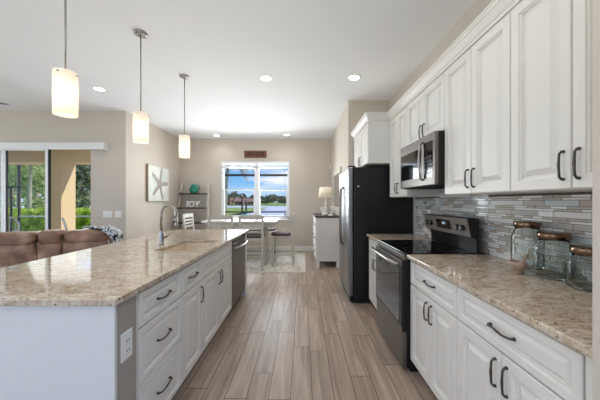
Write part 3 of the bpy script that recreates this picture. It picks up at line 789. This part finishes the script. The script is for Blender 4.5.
# --- range
Y0, Y1 = 2.05, 2.778
rg = thing('electric_range', 'black and stainless electric range with glass cooktop between the counters', 'range', (1.1, 2.4, 0))
obj('body', MB().box(.80, 1.405, Y0, Y1, .04, .905), m_black, rg)
obj('cooktop', MB().box(.785, 1.33, Y0, Y1, .906, .921), m_bglass, rg, bevel=.003)
obj('front_trim', MB().box(.775, .799, Y0, Y1, .868, .905), m_dsteel, rg, bevel=.003)
od = obj('oven_door', MB().box(.760, .799, Y0+.003, Y1-.003, .318, .862), m_black, rg, bevel=.004)
obj('door_window', MB().box(.7575, .760, Y0+.05, Y1-.05, .37, .80), m_oglass, od)
obj('door_trim', MB().box(.757, .760, Y0+.003, Y1-.003, .322, .352), m_dsteel, od)
obj('door_trim', MB().box(.757, .760, Y0+.003, Y1-.003, .815, .860), m_dsteel, od)
obj('oven_handle', MB().tube([(.762, Y0+.05, .826), (.722, Y0+.06, .832), (.708, Y0+.16, .836), (.702, (Y0+Y1)/2, .838), (.708, Y1-.16, .836), (.722, Y1-.06, .832), (.762, Y1-.05, .826)], .0135, n=12), m_nickel, od, label='bright curved bar handle')
obj('emblem', MB().cyl((.757, 2.40, .337), (.7555, 2.40, .337), .011, n=20), m_nickel, od, label='small round silver emblem')
obj('storage_drawer', MB().box(.764, .799, Y0+.003, Y1-.003, .045, .312), m_dsteel, rg, bevel=.004)
obj('foot', MB().box(.84, 1.39, Y0+.02, Y1-.02, 0, .04), m_black, rg)
pf = [(1.335, .922), (1.352, .922), (1.352, 1.185), (1.30, 1.195), (1.262, 1.185), (1.290, 1.045), (1.330, 1.03)]
obj('backguard', MB().prism(pf, 'y', Y0, Y1), m_black, rg)
dv = Vector((1.262-1.290, 0, 1.185-1.045)).normalized(); nv = Vector((-dv.z, 0, dv.x)).normalized()
if nv.x > 0: nv = -nv
def onpanel(y, s_, d): p = Vector((1.290, y, 1.045))+dv*s_+nv*d; return p
def slab(y0, y1, s0, s1, d0, d1):
    mb = MB(); V = [mb.bm.verts.new(onpanel(y, s_, d)) for d in (d0, d1) for y, s_ in ((y0, s0), (y1, s0), (y1, s1), (y0, s1))]
    for f_ in ((0,1,2,3),(4,5,6,7),(0,1,5,4),(1,2,6,5),(2,3,7,6),(3,0,4,7)): mb.bm.faces.new([V[i] for i in f_])
    return mb
cpn = obj('control_panel', slab(Y0, Y1, 0, .1425, 0, .004), mat('satin_steel', (140, 133, 126), .45, .45), rg)
dsp = obj('display', slab(2.30, 2.54, .035, .115, .0042, .006), m_display, cpn)
dg = MB()
for k, yy in enumerate((2.43, 2.415, 2.40, 2.385)):
    for s0 in (.075, .083, .091): dg.bm.faces.new([dg.bm.verts.new(onpanel(y, s_, .0066)) for y, s_ in ((yy-.005, s0), (yy+.005, s0), (yy+.005, s0+.003), (yy-.005, s0+.003))])
obj('digits', dg, m_digit, dsp)
for yy in (2.12, 2.19, 2.64, 2.71):
    k_ = obj('knob', MB().cyl(tuple(onpanel(yy, .07, .004)), tuple(onpanel(yy, .07, .03)), .024, .021, n=20), m_black, cpn)


    c_ = MB().cyl(tuple(onpanel(yy, .07, .0301)), tuple(onpanel(yy, .07, .034)), .0205, .018, n=20)
    obj('knob_cap', c_, m_nickel, cpn, label='bright knob face')
brn = MB()
for (bx_, by_, r_) in ((.93, 2.2, .1), (.93, 2.6, .08), (1.19, 2.2, .08), (1.19, 2.6, .1)):
    for rr in (r_, r_*.97): pass
    n = 40; A = [brn.bm.verts.new((bx_+r_*math.cos(2*PI*i/n), by_+r_*math.sin(2*PI*i/n), .9214)) for i in range(n)]; B = [brn.bm.verts.new((bx_+(r_-.003)*math.cos(2*PI*i/n), by_+(r_-.003)*math.sin(2*PI*i/n), .9214)) for i in range(n)]
    for i in range(n): brn.bm.faces.new((A[i], A[(i+1)%n], B[(i+1)%n], B[i]))
obj('burner_marks', brn, mat('burner_grey', (70, 70, 72), .3), rg)

# --- microwave
mw = thing('microwave_oven', 'stainless over-the-range microwave with black glass door', 'microwave', (1.2, 2.4, 1.452))
MX = 1.012
obj('body', MB().box(MX+.03, XR-.006, Y0, Y1-.004, 1.452, 1.864), m_black, mw)
obj('vent_grille', MB().box(MX+.031, XR-.05, Y0+.02, Y1-.03, 1.444, 1.452), m_gap, mw)
fp = obj('front_frame', MB().box(MX, MX+.03, Y0, Y1-.004, 1.452, 1.864), m_dsteel, mw, bevel=.004)
obj('door_glass', MB().box(MX-.002, MX, 2.285, Y1-.03, 1.525, 1.775), m_bglass, fp)
obj('control_panel', MB().box(MX-.002, MX, 2.085, 2.235, 1.515, 1.800), m_bglass, fp)
obj('emblem', MB().cyl((MX, 2.47, 1.815), (MX-.002, 2.47, 1.815), .012, n=20), m_nickel, fp, label='small round silver emblem')
obj('door_handle', MB().tube([(MX, 2.255, 1.50), (MX-.022, 2.255, 1.515), (MX-.032, 2.255, 1.60), (MX-.034, 2.255, 1.66), (MX-.032, 2.255, 1.72), (MX-.022, 2.255, 1.80), (MX, 2.255, 1.815)], .0095, n=10), m_nickel, fp, label='bright curved vertical handle')
bt = MB()
for r in range(5):
    for c in range(3): bt.box(MX-.0026, MX-.002, 2.105+c*.04, 2.13+c*.04, 1.54+r*.033, 1.555+r*.033)
obj('keypad', bt, mat('keypad_grey', (32, 33, 36), .3), fp)

# --- refrigerator
rf = thing('refrigerator', 'stainless front side-by-side refrigerator with black side, beside the dining wall', 'refrigerator', (.95, 3.8, 0))
FY0, FY1, FXf, FZ = 3.45, 4.29, .66, 1.765
obj('body', MB().box(FXf, 1.415, FY0, FY1, .02, FZ), m_fside, rf, bevel=.006)
obj('gasket', MB().box(FXf-.012, FXf, FY0+.01, FY1-.01, .06, FZ-.01), m_gap, rf)
for k, (a, c) in enumerate(((FY0+.002, 3.87-.003), (3.87+.003, FY1-.002))):
    d = obj('door', MB().box(.586, FXf-.012, a, c, .09, FZ-.005), m_steel, rf, bevel=.014, seg=3)
    hy = 3.87-.05 if k == 0 else 3.87+.05
    obj('handle', MB().tube([(.588, hy, .70), (.555, hy, .72), (.542, hy, .85), (.538, hy, 1.11), (.542, hy, 1.38), (.555, hy, 1.50), (.588, hy, 1.52)], .0125, n=10), m_dsteel, d)
obj('grille', MB().box(.61, FXf, FY0+.01, FY1-.01, .02, .085), m_black, rf)
obj('hinge_cover', MB().box(.59, .68, FY0+.02, FY0+.12, FZ-.004, FZ+.018), m_black, rf)
tag(obj('magnet', MB().cyl((.715, FY0, 1.515), (.715, FY0-.004, 1.515), .011, n=16), m_wplast), 'tiny round white magnet on the black refrigerator side', 'magnet')

# ============================================================ LIGHT FITTINGS
def pendant(label, x, y):
    t = thing('pendant_light', label, 'pendant light', (x, y, CE), 'pendant lights above the island')
    obj('canopy', MB().lathe([(0, 0), (.062, 0), (.062, -.016), (.045, -.024), (.012, -.03), (0, -.03)], (x, y, CE)), m_nickel, t)
    obj('rod', MB().cyl((x, y, 2.195), (x, y, CE-.028), .006, n=10), m_nickel, t)
    zb, zt, r = 1.905, 2.195, .067
    s_ = obj('glass_shade', MB().lathe([(r-.006, 0), (r, 0), (r, zt-zb), (r-.006, zt-zb), (r-.006, 0)], (x, y, zb), n=40), m_frost, t)
    for k in range(4):
        a = k*PI/2+.15
        obj('clip', MB().cyl((x+(r-.012)*math.cos(a), y+(r-.012)*math.sin(a), zt-.02), (x+(r+.010)*math.cos(a), y+(r+.010)*math.sin(a), zt-.02), .005, n=8), m_nickel, s_)
    obj('socket', MB().cyl((x, y, 2.11), (x, y, 2.205), .02, n=14).cyl((x-(r-.008), y, zt-.02), (x+(r-.008), y, zt-.02), .003, n=6).cyl((x, y-(r-.008), zt-.02), (x, y+(r-.008), zt-.02), .003, n=6), m_nickel, t)
    obj('bulb', MB().lathe([(0, -.105), (.018, -.10), (.03, -.075), (.03, -.055), (.016, -.015), (.014, 0), (0, 0)], (x, y, 2.11), n=18), m_bulb, t)
    l = light('pendant_bulb', 'POINT', (x, y, 2.06), (0, 0, 0), .8, (1, .91, .80), shadow_soft_size=.035); l.location = (x, y, 2.05); 
pendant('frosted glass cylinder pendant nearest the camera, largest of the three', -1.61, 1.81)
pendant('frosted glass cylinder pendant in the middle of the row', -1.61, 2.65)
pendant('frosted glass cylinder pendant furthest away, by the dining area', -1.58, 3.56)
DL = [(-3.03, 3.97, 'recessed downlight above the sofa, left of the middle pendant'), (-.50, 3.617, 'large recessed downlight over the middle of the aisle'), (.69, 3.60, 'recessed downlight near the refrigerator and wall cabinets'),
      (-2.17, 5.62, 'recessed downlight right of the furthest pendant'), (-.44, 5.55, 'recessed downlight in front of the wooden sign'), (-2.19, 6.77, 'recessed downlight close to the back wall above the ladder shelf'), (-.41, 6.70, 'recessed downlight close to the back wall right of the sign'),
      ]
for x, y, lb in DL:
    t = thing('recessed_downlight', lb, 'ceiling light', (x, y, CE), 'recessed ceiling downlights')
    obj('trim_ring', MB().lathe([(.066, .0), (.070, -.004), (.088, -.006), (.092, 0)], (x, y, CE-.0005), n=32), m_can, t)
    obj('lens', MB().lathe([(0, 0), (.066, 0), (.066, -.003), (0, -.003)], (x, y, CE-.0005), n=32), m_bulb, t)
    light('downlight', 'SPOT', (x, y, CE-.012), (0, 0, 0), 9 if y > 6.5 else (28 if y > 5 else 16), (1, .95, .88), spot_size=2.4, spot_blend=.8, shadow_soft_size=.06)
for x, y in ((-1.3, .9), (.35, 1.3), (.35, -.8), (-3.2, .8), (-5.5, 2.0)):   # the same row of cans continues behind the camera
    light('downlight', 'SPOT', (x, y, CE-.012), (0, 0, 0), 16, (1, .95, .88), spot_size=2.4, spot_blend=.8, shadow_soft_size=.06)
vt = thing('air_vent', 'flat white air vent in the ceiling above the dining table', 'vent', (-1.36, 6.15, CE))
obj('frame', MB().gridhole([-1.53, -1.51, -1.22, -1.20], [6.06, 6.08, 6.22, 6.24], CE-.008, CE, {(1, 1)}), m_can, vt)
b = MB()
for k in range(6): b.box(-1.51, -1.22, 6.085+k*.024, 6.097+k*.024, CE-.006, CE-.002)
obj('louvres', b, m_can, vt)
# ceiling fan whose blade tip enters at the left
fx, fy = -4.68, 3.38
fn = thing('ceiling_fan', 'dark ceiling fan over the sofa, one blade tip entering at the left', 'ceiling fan', (fx, fy, 2.67))
obj('downrod', MB().cyl((fx, fy, 2.75), (fx, fy, CE), .014, n=12).lathe([(0, 0), (.07, 0), (.05, -.06), (0, -.06)], (fx, fy, CE)), m_fan, fn)
obj('motor', MB().lathe([(0, .1), (.06, .1), (.11, .06), (.12, 0), (.09, -.06), (0, -.07)], (fx, fy, 2.68)), m_fan, fn)
for k in range(5):
    a = k*2*PI/5+.50; mb = MB(); c, s_ = math.cos(a), math.sin(a)
    prof = [(.11, .03), (.2, .05), (.45, .07), (.62, .065), (.67, .03)]
    top = [(r, w) for r, w in prof]+[(r, -w) for r, w in prof[::-1]]
    T = [mb.bm.verts.new((fx+r*c-w*s_, fy+r*s_+w*c, 2.67+w*.18)) for r, w in top]; B = [mb.bm.verts.new((fx+r*c-w*s_, fy+r*s_+w*c, 2.662+w*.18)) for r, w in top]
    mb.bm.faces.new(T); mb.bm.faces.new(B[::-1]); n = len(T)
    for i in range(n): mb.bm.faces.new((T[i], T[(i+1)%n], B[(i+1)%n], B[i]))
    obj('blade', mb, m_fan, fn)

# ============================================================ LIVING ROOM SOFA
def puff(mb, x0, x1, y0, y1, z0, z1, r, n=6, bulge=.02):
    """rounded, slightly bulged cushion as a superellipsoid grid"""
    cx, cy, cz = (x0+x1)/2, (y0+y1)/2, (z0+z1)/2; hx, hy, hz = (x1-x0)/2, (y1-y0)/2, (z1-z0)/2
    start = len(mb.bm.verts); tmp = bmesh.new(); bmesh.ops.create_cube(tmp, size=2); bmesh.ops.subdivide_edges(tmp, edges=tmp.edges[:], cuts=n, use_grid_fill=True)
    for v in tmp.verts:
        p = v.co; q = 5.0
        s_ = (abs(p.x)**q+abs(p.y)**q+abs(p.z)**q)**(-1/q)
        d = Vector((p.x*s_, p.y*s_, p.z*s_))
        wr = .006*math.sin(31*d.x+17*d.z)*math.sin(23*d.z+5)
        v.co = Vector((cx+d.x*(hx+wr), cy+d.y*(hy+wr), cz+d.z*(hz+wr)))
    me = bpy.data.meshes.new('t'); tmp.to_mesh(me); tmp.free(); mb.bm.from_mesh(me); bpy.data.meshes.remove(me)
    for f in mb.bm.faces: f.smooth = True
    return mb
so = thing('reclining_sofa', 'brown leather sofa seen from behind across the island countertop', 'sofa', (0, 0, 0))
# local: x along the sofa (0 = right end), y = seat side, back plane at y=0
obj('base', MB().box(-2.35, .06, .03, .86, .04, .36), m_leather, so, bevel=.03)
segs = [(-.50, 0), (-.745, -.505), (-1.36, -.75), (-1.98, -1.365)]
for i, (a, c) in enumerate(segs):
    obj('back_panel', puff(MB(), a, c, 0, .13, .30, .86, .04), m_leather, so)
    hz = .94 if i != 1 else .95
    obj('back_cushion', puff(MB(), a+.005, c-.005, -.012, .27, .77, hz, .05), m_leather, so)
    obj('seat_cushion', puff(MB(), a, c, .20, .88, .34, .50 if i != 1 else .60, .05), m_leather, so)
obj('armrest', puff(MB(), -.01, .15, .05, .86, .06, .64, .05), m_leather, so)
obj('armrest', puff(MB(), -2.35, -1.985, .05, .86, .06, .64, .05), m_leather, so)
so.location = (-2.62, 3.60, 0); so.rotation_euler = (0, 0, math.atan2(.40, .917))
# throw draped over the right back corner
th = MB(); nu, nv_ = 26, 30; grid = []
rnd = random.Random(3)
for i in range(nu+1):
    row = []
    u = i/nu; x = -.31+.42*u
    hang = max(-.12, .20*(u-.55)/.45)
    for j in range(nv_+1):
        v = j/nv_; s_ = v*.62-hang
        drop = .16*max(0, (x-.0)/.13)**1.5
        if s_ < 0: y, z = -.04, .955+s_-drop*.3
        elif s_ < .34: q = s_/.34; y = -.04+.345*q; z = .955+.012*math.sin(PI*q)-drop
        else: y, z = .305+.03*(s_-.34), .955-(s_-.34)-drop
        z += .010*math.sin(9*u+6*v)+.006*math.sin(25*u+3); y += .008*math.sin(14*u+4*v)
        row.append(th.bm.verts.new((x+.02*math.sin(7*v)*(1-u), y, z)))
    grid.append(row)
for i in range(nu):
    for j in range(nv_):
        f_ = th.bm.faces.new((grid[i][j], grid[i+1][j], grid[i+1][j+1], grid[i][j+1])); f_.smooth = True
to = obj('throw_blanket', th, m_throw, base=(0, 0, 0)); tag(to, 'black and white patterned throw draped over the right corner of the sofa', 'blanket')
md = to.modifiers.new('solid', 'SOLIDIFY'); md.thickness = .012; md.offset = 1
to.location = so.location; to.rotation_euler = so.rotation_euler

# switch plates on the left wall
plate('light_switch', 'wide white switch plate right of the sliding door, left of the two', 'switch', (-3.605, YP, 1.085), 'y', -1, .165, .12, 3)
plate('light_switch', 'narrower white switch plate nearest the corner, right of the two', 'switch', (-3.41, YP, 1.085), 'y', -1, .115, .12, 2)

# ============================================================ DINING AREA
rugx0, rugx1, rugy0, rugy1 = -2.45, .05, 4.93, 6.85
rg2 = thing('area_rug', 'pale grey patterned rug under the dining table', 'rug', ((rugx0+rugx1)/2, (rugy0+rugy1)/2, 0))
obj('pile', MB().box(rugx0+.07, rugx1-.07, rugy0+.07, rugy1-.07, .0005, .009), m_rug, rg2)
obj('border', MB().gridhole([rugx0, rugx0+.07, rugx1-.07, rugx1], [rugy0, rugy0+.07, rugy1-.07, rugy1], .0005, .0095, {(1, 1)}), m_rugb, rg2)
RZ = .0105
tb = thing('dining_table', 'white topped counter-height dining table beneath the lake window', 'table', (-1.25, 5.85, RZ))
obj('tabletop', MB().box(-2.05, -.54, 5.36, 6.30, .885, .922), m_wtable, tb, bevel=.006)
obj('apron', MB().gridhole([-1.97, -1.95, -.64, -.62], [5.44, 5.46, 6.20, 6.22], .79, .884, {(1, 1)}), m_greige, tb)
for x in (-1.80, -.86):
    obj('leg', MB().box(x, x+.09, 5.70, 5.96, RZ+.06, .79), m_greige, tb, bevel=.006)
    obj('foot', MB().box(x-.01, x+.10, 5.56, 6.12, RZ, RZ+.06), m_greige, tb, bevel=.006)
    obj('cross_brace', MB().box(x, x+.09, 5.46, 6.20, .79, .883), m_greige, tb)

def make_chair(label):
    t = thing('dining_chair', label, 'chair', (0, 0, 0), 'counter-height dining chairs'); w = .215
    # local: seat faces +y, backrest at y=-.2
    for sx in (-1, 1):
        obj('leg', MB().prism([(.162, 0), (.208, 0), (.212, .60), (.158, .60)], 'x', sx*w-.024, sx*w+.024), m_greige, t, bevel=.004)
        obj('leg', MB().prism([(-.258, 0), (-.212, 0), (-.182, .60), (-.225, 1.04), (-.258, 1.04), (-.230, .60)], 'x', sx*w-.024, sx*w+.024), m_greige, t, bevel=.004)
    obj('seat_frame', MB().box(-w+.02, w-.02, -.21, .20, .545, .60).box(-w, w, -.19, .17, .575, .602), m_greige, t, bevel=.003)
    obj('seat', puff(MB(), -.222, .222, -.19, .225, .597, .655, .02), m_cush, t, label='dark brown cushioned seat')
    for k, (z, hh) in enumerate(((.965, .085), (.895, .035), (.83, .035), (.765, .035))):
        y = -.205-(z-.6)*.085; s_ = MB(); n = 8
        for i in range(n):
            a, c = -w+.02+(2*w-.04)*i/n, -w+.02+(2*w-.04)*(i+1)/n
            ya = y-.018*math.sin(PI*i/n); yb = y-.018*math.sin(PI*(i+1)/n)
            s_.prism([(a, ya), (c, yb), (c, yb+.016), (a, ya+.016)], 'z', z, z+hh)
        obj('back_slat', s_, m_greige, t)
    for sx in (-1, 1): obj('stretcher', MB().box(sx*w-.012, sx*w+.012, -.215, .175, .20, .235), m_greige, t)
    obj('stretcher', MB().box(-w+.02, w-.02, -.22, -.20, .30, .335), m_greige, t)
    fr_ = obj('footrest', MB().box(-w+.02, w-.02, .175, .20, .17, .205), m_greige, t)
    obj('kick_plate', MB().box(-w+.03, w-.03, .165, .21, .2055, .209), m_cush, fr_)
    return t
ch = make_chair('pale ladder-back dining chair with its back to the camera, nearest the dishwasher')
ch.location = (-.985, 5.30, RZ)
dup(ch, (-1.565, 5.30, RZ), 0, 'pale ladder-back dining chair seen from behind, left of its twin by the dishwasher')
dup(ch, (-.435, 5.66, RZ), PI/2, 'pale dining chair seen side-on at the right end of the table')
dup(ch, (-2.23, 5.72, RZ), -PI/2+.0, 'pale ladder-back dining chair at the left end of the table, below the ladder shelf')
bn = thing('dining_bench', 'backless bench with dark cushion under the window side of the table', 'bench', (-1.25, 6.62, RZ))
obj('seat_frame', MB().box(-1.85, -.66, 6.44, 6.80, .55, .60), m_lwhite, bn, bevel=.004)
obj('cushion', puff(MB(), -1.85, -.66, 6.44, 6.80, .60, .66, .02), m_cush, bn)
for x in (-1.83, -.73):
    for y in (6.46, 6.73): obj('leg', MB().box(x, x+.05, y, y+.05, RZ, .55), m_lwhite, bn)

# ladder shelf leaning in the corner
LX0, LX1 = -3.19, -2.50
ls = thing('ladder_shelf', 'whitewashed leaning ladder shelf with dark shelves in the corner', 'shelf', (-2.85, 6.8, 0))
def lean(z): return 7.075-.34*(1-z/1.78)   # back edge of rails
for x in (LX0, LX1):
    sg = 1 if x == LX0 else -1
    def q(z, dx): return x+dx-sg*.10*(1-z/1.78)*.9
    mb = MB(); V = []
    for z in (0, 1.78):
        xx = x-sg*.09*(1-z/1.78)
        V += [mb.bm.verts.new(p) for p in ((xx-.03, lean(z)-.05, z), (xx+.03, lean(z)-.05, z), (xx+.03, lean(z), z), (xx-.03, lean(z), z))]
    for f_ in ((0,1,2,3),(4,5,6,7),(0,1,5,4),(1,2,6,5),(2,3,7,6),(3,0,4,7)): mb.bm.faces.new([V[i] for i in f_])
    obj('rail', mb, m_greige, ls)
for z in (1.53, 1.165, .80, .43):
    e = .09*(1-z/1.78); dpt = .14+.20*(1-z/1.53)
    obj('shelf_board', MB().box(LX0-e+.01, LX1+e-.01, lean(z)-.05-dpt, lean(z)-.005, z-.035, z), m_dwood, ls, bevel=.003)
    obj('bracket', MB().box(LX0-e+.023, LX0-e+.035, lean(z)-.05-dpt, lean(z)-.02, z, z+.06), m_greige, ls)
jy = lean(1.53)-.10; jx = -2.83
jg = thing('pitcher', 'round teal glazed pitcher on the top board of the ladder shelf', 'jug', (jx, jy, 1.53))
obj('body', MB().lathe([(0, 0), (.06, 0), (.095, .03), (.112, .08), (.10, .13), (.068, .175), (.06, .20), (.072, .225), (.066, .225), (.054, .20), (.06, .17), (.09, .13), (.10, .08), (.085, .035), (0, .012)], (jx, jy, 1.53)), m_teal, jg)
obj('handle', MB().tube([(jx+.06, jy, 1.53+.20), (jx+.11, jy, 1.53+.215), (jx+.14, jy, 1.53+.17), (jx+.13, jy, 1.53+.12), (jx+.095, jy, 1.53+.09)], .011, n=10), m_teal, jg)
zz = lean(1.165)-.12
tm = text_mb('JOY', .20, Matrix.Translation((-2.83, zz, 1.165+.078)) @ Matrix.Rotation(PI/2, 4, 'X'), depth=.035, shear=.12, bold=.008)
tag(obj('word_ornament', tm, m_lwhite), 'white standing letters reading JOY on the second board of the ladder shelf', 'ornament')

# starfish canvas on the left dining wall
cy0, cy1, cz0, cz1 = 5.56, 6.42, 1.32, 2.10
cv = thing('canvas_picture', 'canvas picture of a large starfish on the left dining wall', 'picture', (XL, (cy0+cy1)/2, cz0))
obj('edge_frame', MB().box(XL+.002, XL+.045, cy0, cy1, cz0, cz1), m_cedge, cv)
obj('canvas', MB().box(XL+.045, XL+.049, cy0+.006, cy1-.006, cz0+.006, cz1-.006), m_canvas, cv)
mb = MB(); cyc, czc = (cy0+cy1)/2+.02, (cz0+cz1)/2
pts = []
for k in range(5):
    a = PI/2+.25+k*2*PI/5
    for da, r in ((-.40, .11), (-.20, .24), (-.09, .36), (.09, .36), (.20, .24), (.40, .11)):
        pts.append((cyc-math.cos(a+da)*r*1.0, czc+math.sin(a+da)*r*1.08))
c0 = mb.bm.verts.new((XL+.062, cyc, czc)); R = [mb.bm.verts.new((XL+.0495, y, z)) for y, z in pts]
for i in range(len(R)): mb.bm.faces.new((c0, R[i], R[(i+1) % len(R)]))
obj('starfish', mb, m_star, cv, label='grey brown textured starfish')

# wooden sign
sg_ = thing('wooden_sign', 'small brown wooden sign reading LAKE HOUSE above the window', 'sign', (-1.263, YB, 2.475))
sb = obj('board', MB().box(-1.56, -.965, YB-.025, YB-.002, 2.475, 2.66), m_sign, sg_, bevel=.003)
obj('lettering', text_mb('LAKE HOUSE', .165, Matrix.Translation((-1.263, YB-.026, 2.567)) @ Matrix.Diagonal((.50, 1, 1, 1)) @ Matrix.Rotation(PI/2, 4, 'X'), depth=.004, bold=.004), m_signt, sb)

# dresser
dx0, dx1, dy0, dy1, dz = .255, .725, 5.29, 6.55, 1.03
dr = thing('dresser', 'white dresser with dark top and drawers against the right dining wall', 'dresser', ((dx0+dx1)/2, (dy0+dy1)/2, 0))
obj('body', MB().box(dx0+.012, dx1, dy0, dy1, .13, dz-.035), m_greyw, dr, bevel=.004)
obj('top', MB().box(dx0-.012, dx1+.008, dy0-.015, dy1+.015, dz-.034, dz), m_dwood, dr, bevel=.004)
for x in (dx0+.012, dx1-.06):
    for y in (dy0, dy1-.06): obj('leg', MB().box(x, x+.06, y, y+.06, 0, .13), m_lwhite, dr, bevel=.004)
for r in range(3):
    za = .16+r*.275
    for c in range(2):
        ya = dy0+.02+c*(dy1-dy0-.03)/2; yb = ya+(dy1-dy0-.05)/2
        d = obj('drawer', MB().panel(ya, yb, za, za+.262, DRAW, mapper(dx0+.012, -1)), m_lwhite, dr)
        obj('pull', hpull(dx0-.008, -1, (ya+yb)/2, za+.131, .12), m_pull, d, label='dark bail pull')
# lamp
lx, ly = .51, 6.0
lp = thing('table_lamp', 'white table lamp with cream drum shade on the dresser', 'lamp', (lx, ly, dz))
obj('base', MB().lathe([(0, 0), (.06, 0), (.062, .015), (.03, .03), (.018, .06), (.035, .1), (.038, .13), (.015, .17), (.011, .19), (.03, .24), (.012, .29), (.008, .60), (0, .60)], (lx, ly, dz)), m_lwhite, lp)
obj('shade', MB().lathe([(.165, .135), (.168, .135), (.135, .365), (.132, .365), (.165, .135)], (lx, ly, dz+.245), n=36), m_shade_lamp, lp)
obj('finial', MB().lathe([(0, 0), (.008, 0), (.012, .02), (0, .04)], (lx, ly, dz+.60), n=12), m_nickel, lp)
# coral
def coral(label, x, y, hgt, seed):
    rnd = random.Random(seed); t = thing('coral_ornament', label, 'ornament', (x, y, dz), 'white coral ornaments on the dresser')
    mb = MB()
    def br(p, d, l, r, lev):
        mid = p+d*l*.5+Vector((rnd.uniform(-.1, .1), rnd.uniform(-.1, .1), 0))*l; e_ = p+d*l
        mb.tube([tuple(p), tuple(mid), tuple(e_)], [r, r*.85, r*.7], n=7)
        if lev:
            for _ in range(3):
                nd = (d+Vector((rnd.uniform(-.9, .9), rnd.uniform(-.7, .7), rnd.uniform(-.1, .5)))).normalized(); br(e_, nd, l*.72, r*.72, lev-1)
    for k in range(3): br(Vector((x, y, dz+.02)), Vector((rnd.uniform(-.6, .6), rnd.uniform(-.4, .4), 1)).normalized(), hgt*.38, .012, 2)
    obj('branches', mb, m_coral, t); obj('base', MB().lathe([(0, 0), (.05, 0), (.05, .015), (.03, .028), (0, .03)], (x, y, dz)), m_coral, t)
coral('white branching coral ornament at the near end of the dresser, by the refrigerator', .565, 5.45, .23, 2)
coral('white branching coral ornament below the lamp shade on the dresser', .44, 5.68, .19, 8)
# mirror
mrr = thing('wall_mirror', 'large pale framed mirror on the wall above the dresser', 'mirror', (XD, 5.75, 1.10))
my0, my1, mz0, mz1 = 5.2, 6.35, 1.10, 2.0
obj('frame', MB().gridhole([0, .1, my1-my0-.1, my1-my0], [0, .1, mz1-mz0-.1, mz1-mz0], 0, .03, {(1, 1)}), m_greige, mrr)
fo = mrr.children[0]
for v in fo.data.vertices:
    wx, wy, wz = v.co.x+mrr.location.x, v.co.y+mrr.location.y, v.co.z+mrr.location.z
    v.co = Vector((XD-.002-wz, my0+wx, mz0+wy))-Vector(mrr.location)
obj('mirror_glass', MB().box(XD-.012, XD-.004, my0+.1, my1-.1, mz0+.1, mz1-.1), m_mirror, mrr)
tag(obj('motion_sensor', MB().box(.705, .745, YB-.04, YB-.001, 2.17, 2.28), m_wplast, bevel=.008), 'small white sensor high on the back wall by the right corner', 'sensor')

# ============================================================ COUNTER ITEMS
def script(mb, c, r, z, a0, w, hgt, seed):
    rnd = random.Random(seed); pts = []
    for i in range(60):
        q = i/59; a = a0+w*(q-.5)+.05*math.sin(q*34); zz_ = z+hgt*.5*math.sin(q*30)*(.5+.5*math.cos(q*5)); rr = r(zz_)+.001
        pts.append((c[0]+rr*math.cos(a), c[1]+rr*math.sin(a), zz_))
    mb.tube(pts, .0022, n=5)
def jar(label, x, y, r, h):
    t = thing('glass_jar', label, 'jar', (x, y, .9155), 'glass jars with bronze lids')
    z = .9155; hb = h-.035
    out = [(0, 0), (r*.80, 0), (r*.95, .008), (r, .03), (r, hb*.72), (r*.96, hb*.82), (r*.76, hb*.93), (r*.74, hb)]
    inn = [(r*.74-.004, hb), (r*.76-.005, hb*.93), (r*.95-.005, hb*.82), (r-.005, hb*.72), (r-.005, .03), (r*.93-.005, .012), (0, .008)]
    obj('glass_body', MB().lathe(out+inn, (x, y, z), n=48), m_jglass, t)
    l = obj('lid', MB().lathe([(0, 0), (r*.80, 0), (r*.84, .004), (r*.84, .028), (r*.80, .034), (r*.3, .036), (0, .036)], (x, y, z+hb+.0005), n=40), m_lid, t, label='dark bronze screw lid')
    a = math.atan2(-y, -x)
    sc = MB(); script(sc, (x, y, z), lambda q_: r, z+hb*.52, a+.12, .9, hb*.16, 3)
    obj('embossing', sc, m_emboss, t, label='raised cursive lettering')
jar('tallest glass jar with bronze lid, furthest from the camera behind the mortar', 1.342, 1.60, .078, .285)
jar('middle-sized glass jar with bronze lid, between the other two', 1.332, 1.42, .083, .24)
jar('shortest glass jar with bronze lid, beside the wall end', 1.330, 1.235, .084, .195)
mo = thing('mortar', 'small stone mortar bowl on the granite counter before the tallest jar', 'mortar', (1.205, 1.50, .9155))
obj('bowl', MB().lathe([(0, 0), (.026, 0), (.028, .008), (.022, .014), (.038, .03), (.044, .05), (.044, .068), (.040, .070), (.037, .05), (.028, .032), (0, .024)], (1.205, 1.50, .9155)), m_mortar, mo)
tag(obj('pestle', MB().tube([(1.190, 1.492, .947), (1.205, 1.488, .965), (1.232, 1.49, .995), (1.256, 1.498, 1.022)], [.011, .012, .008, .010], n=12), m_pestle), 'tan pestle leaning out of the stone mortar towards the jars', 'pestle')
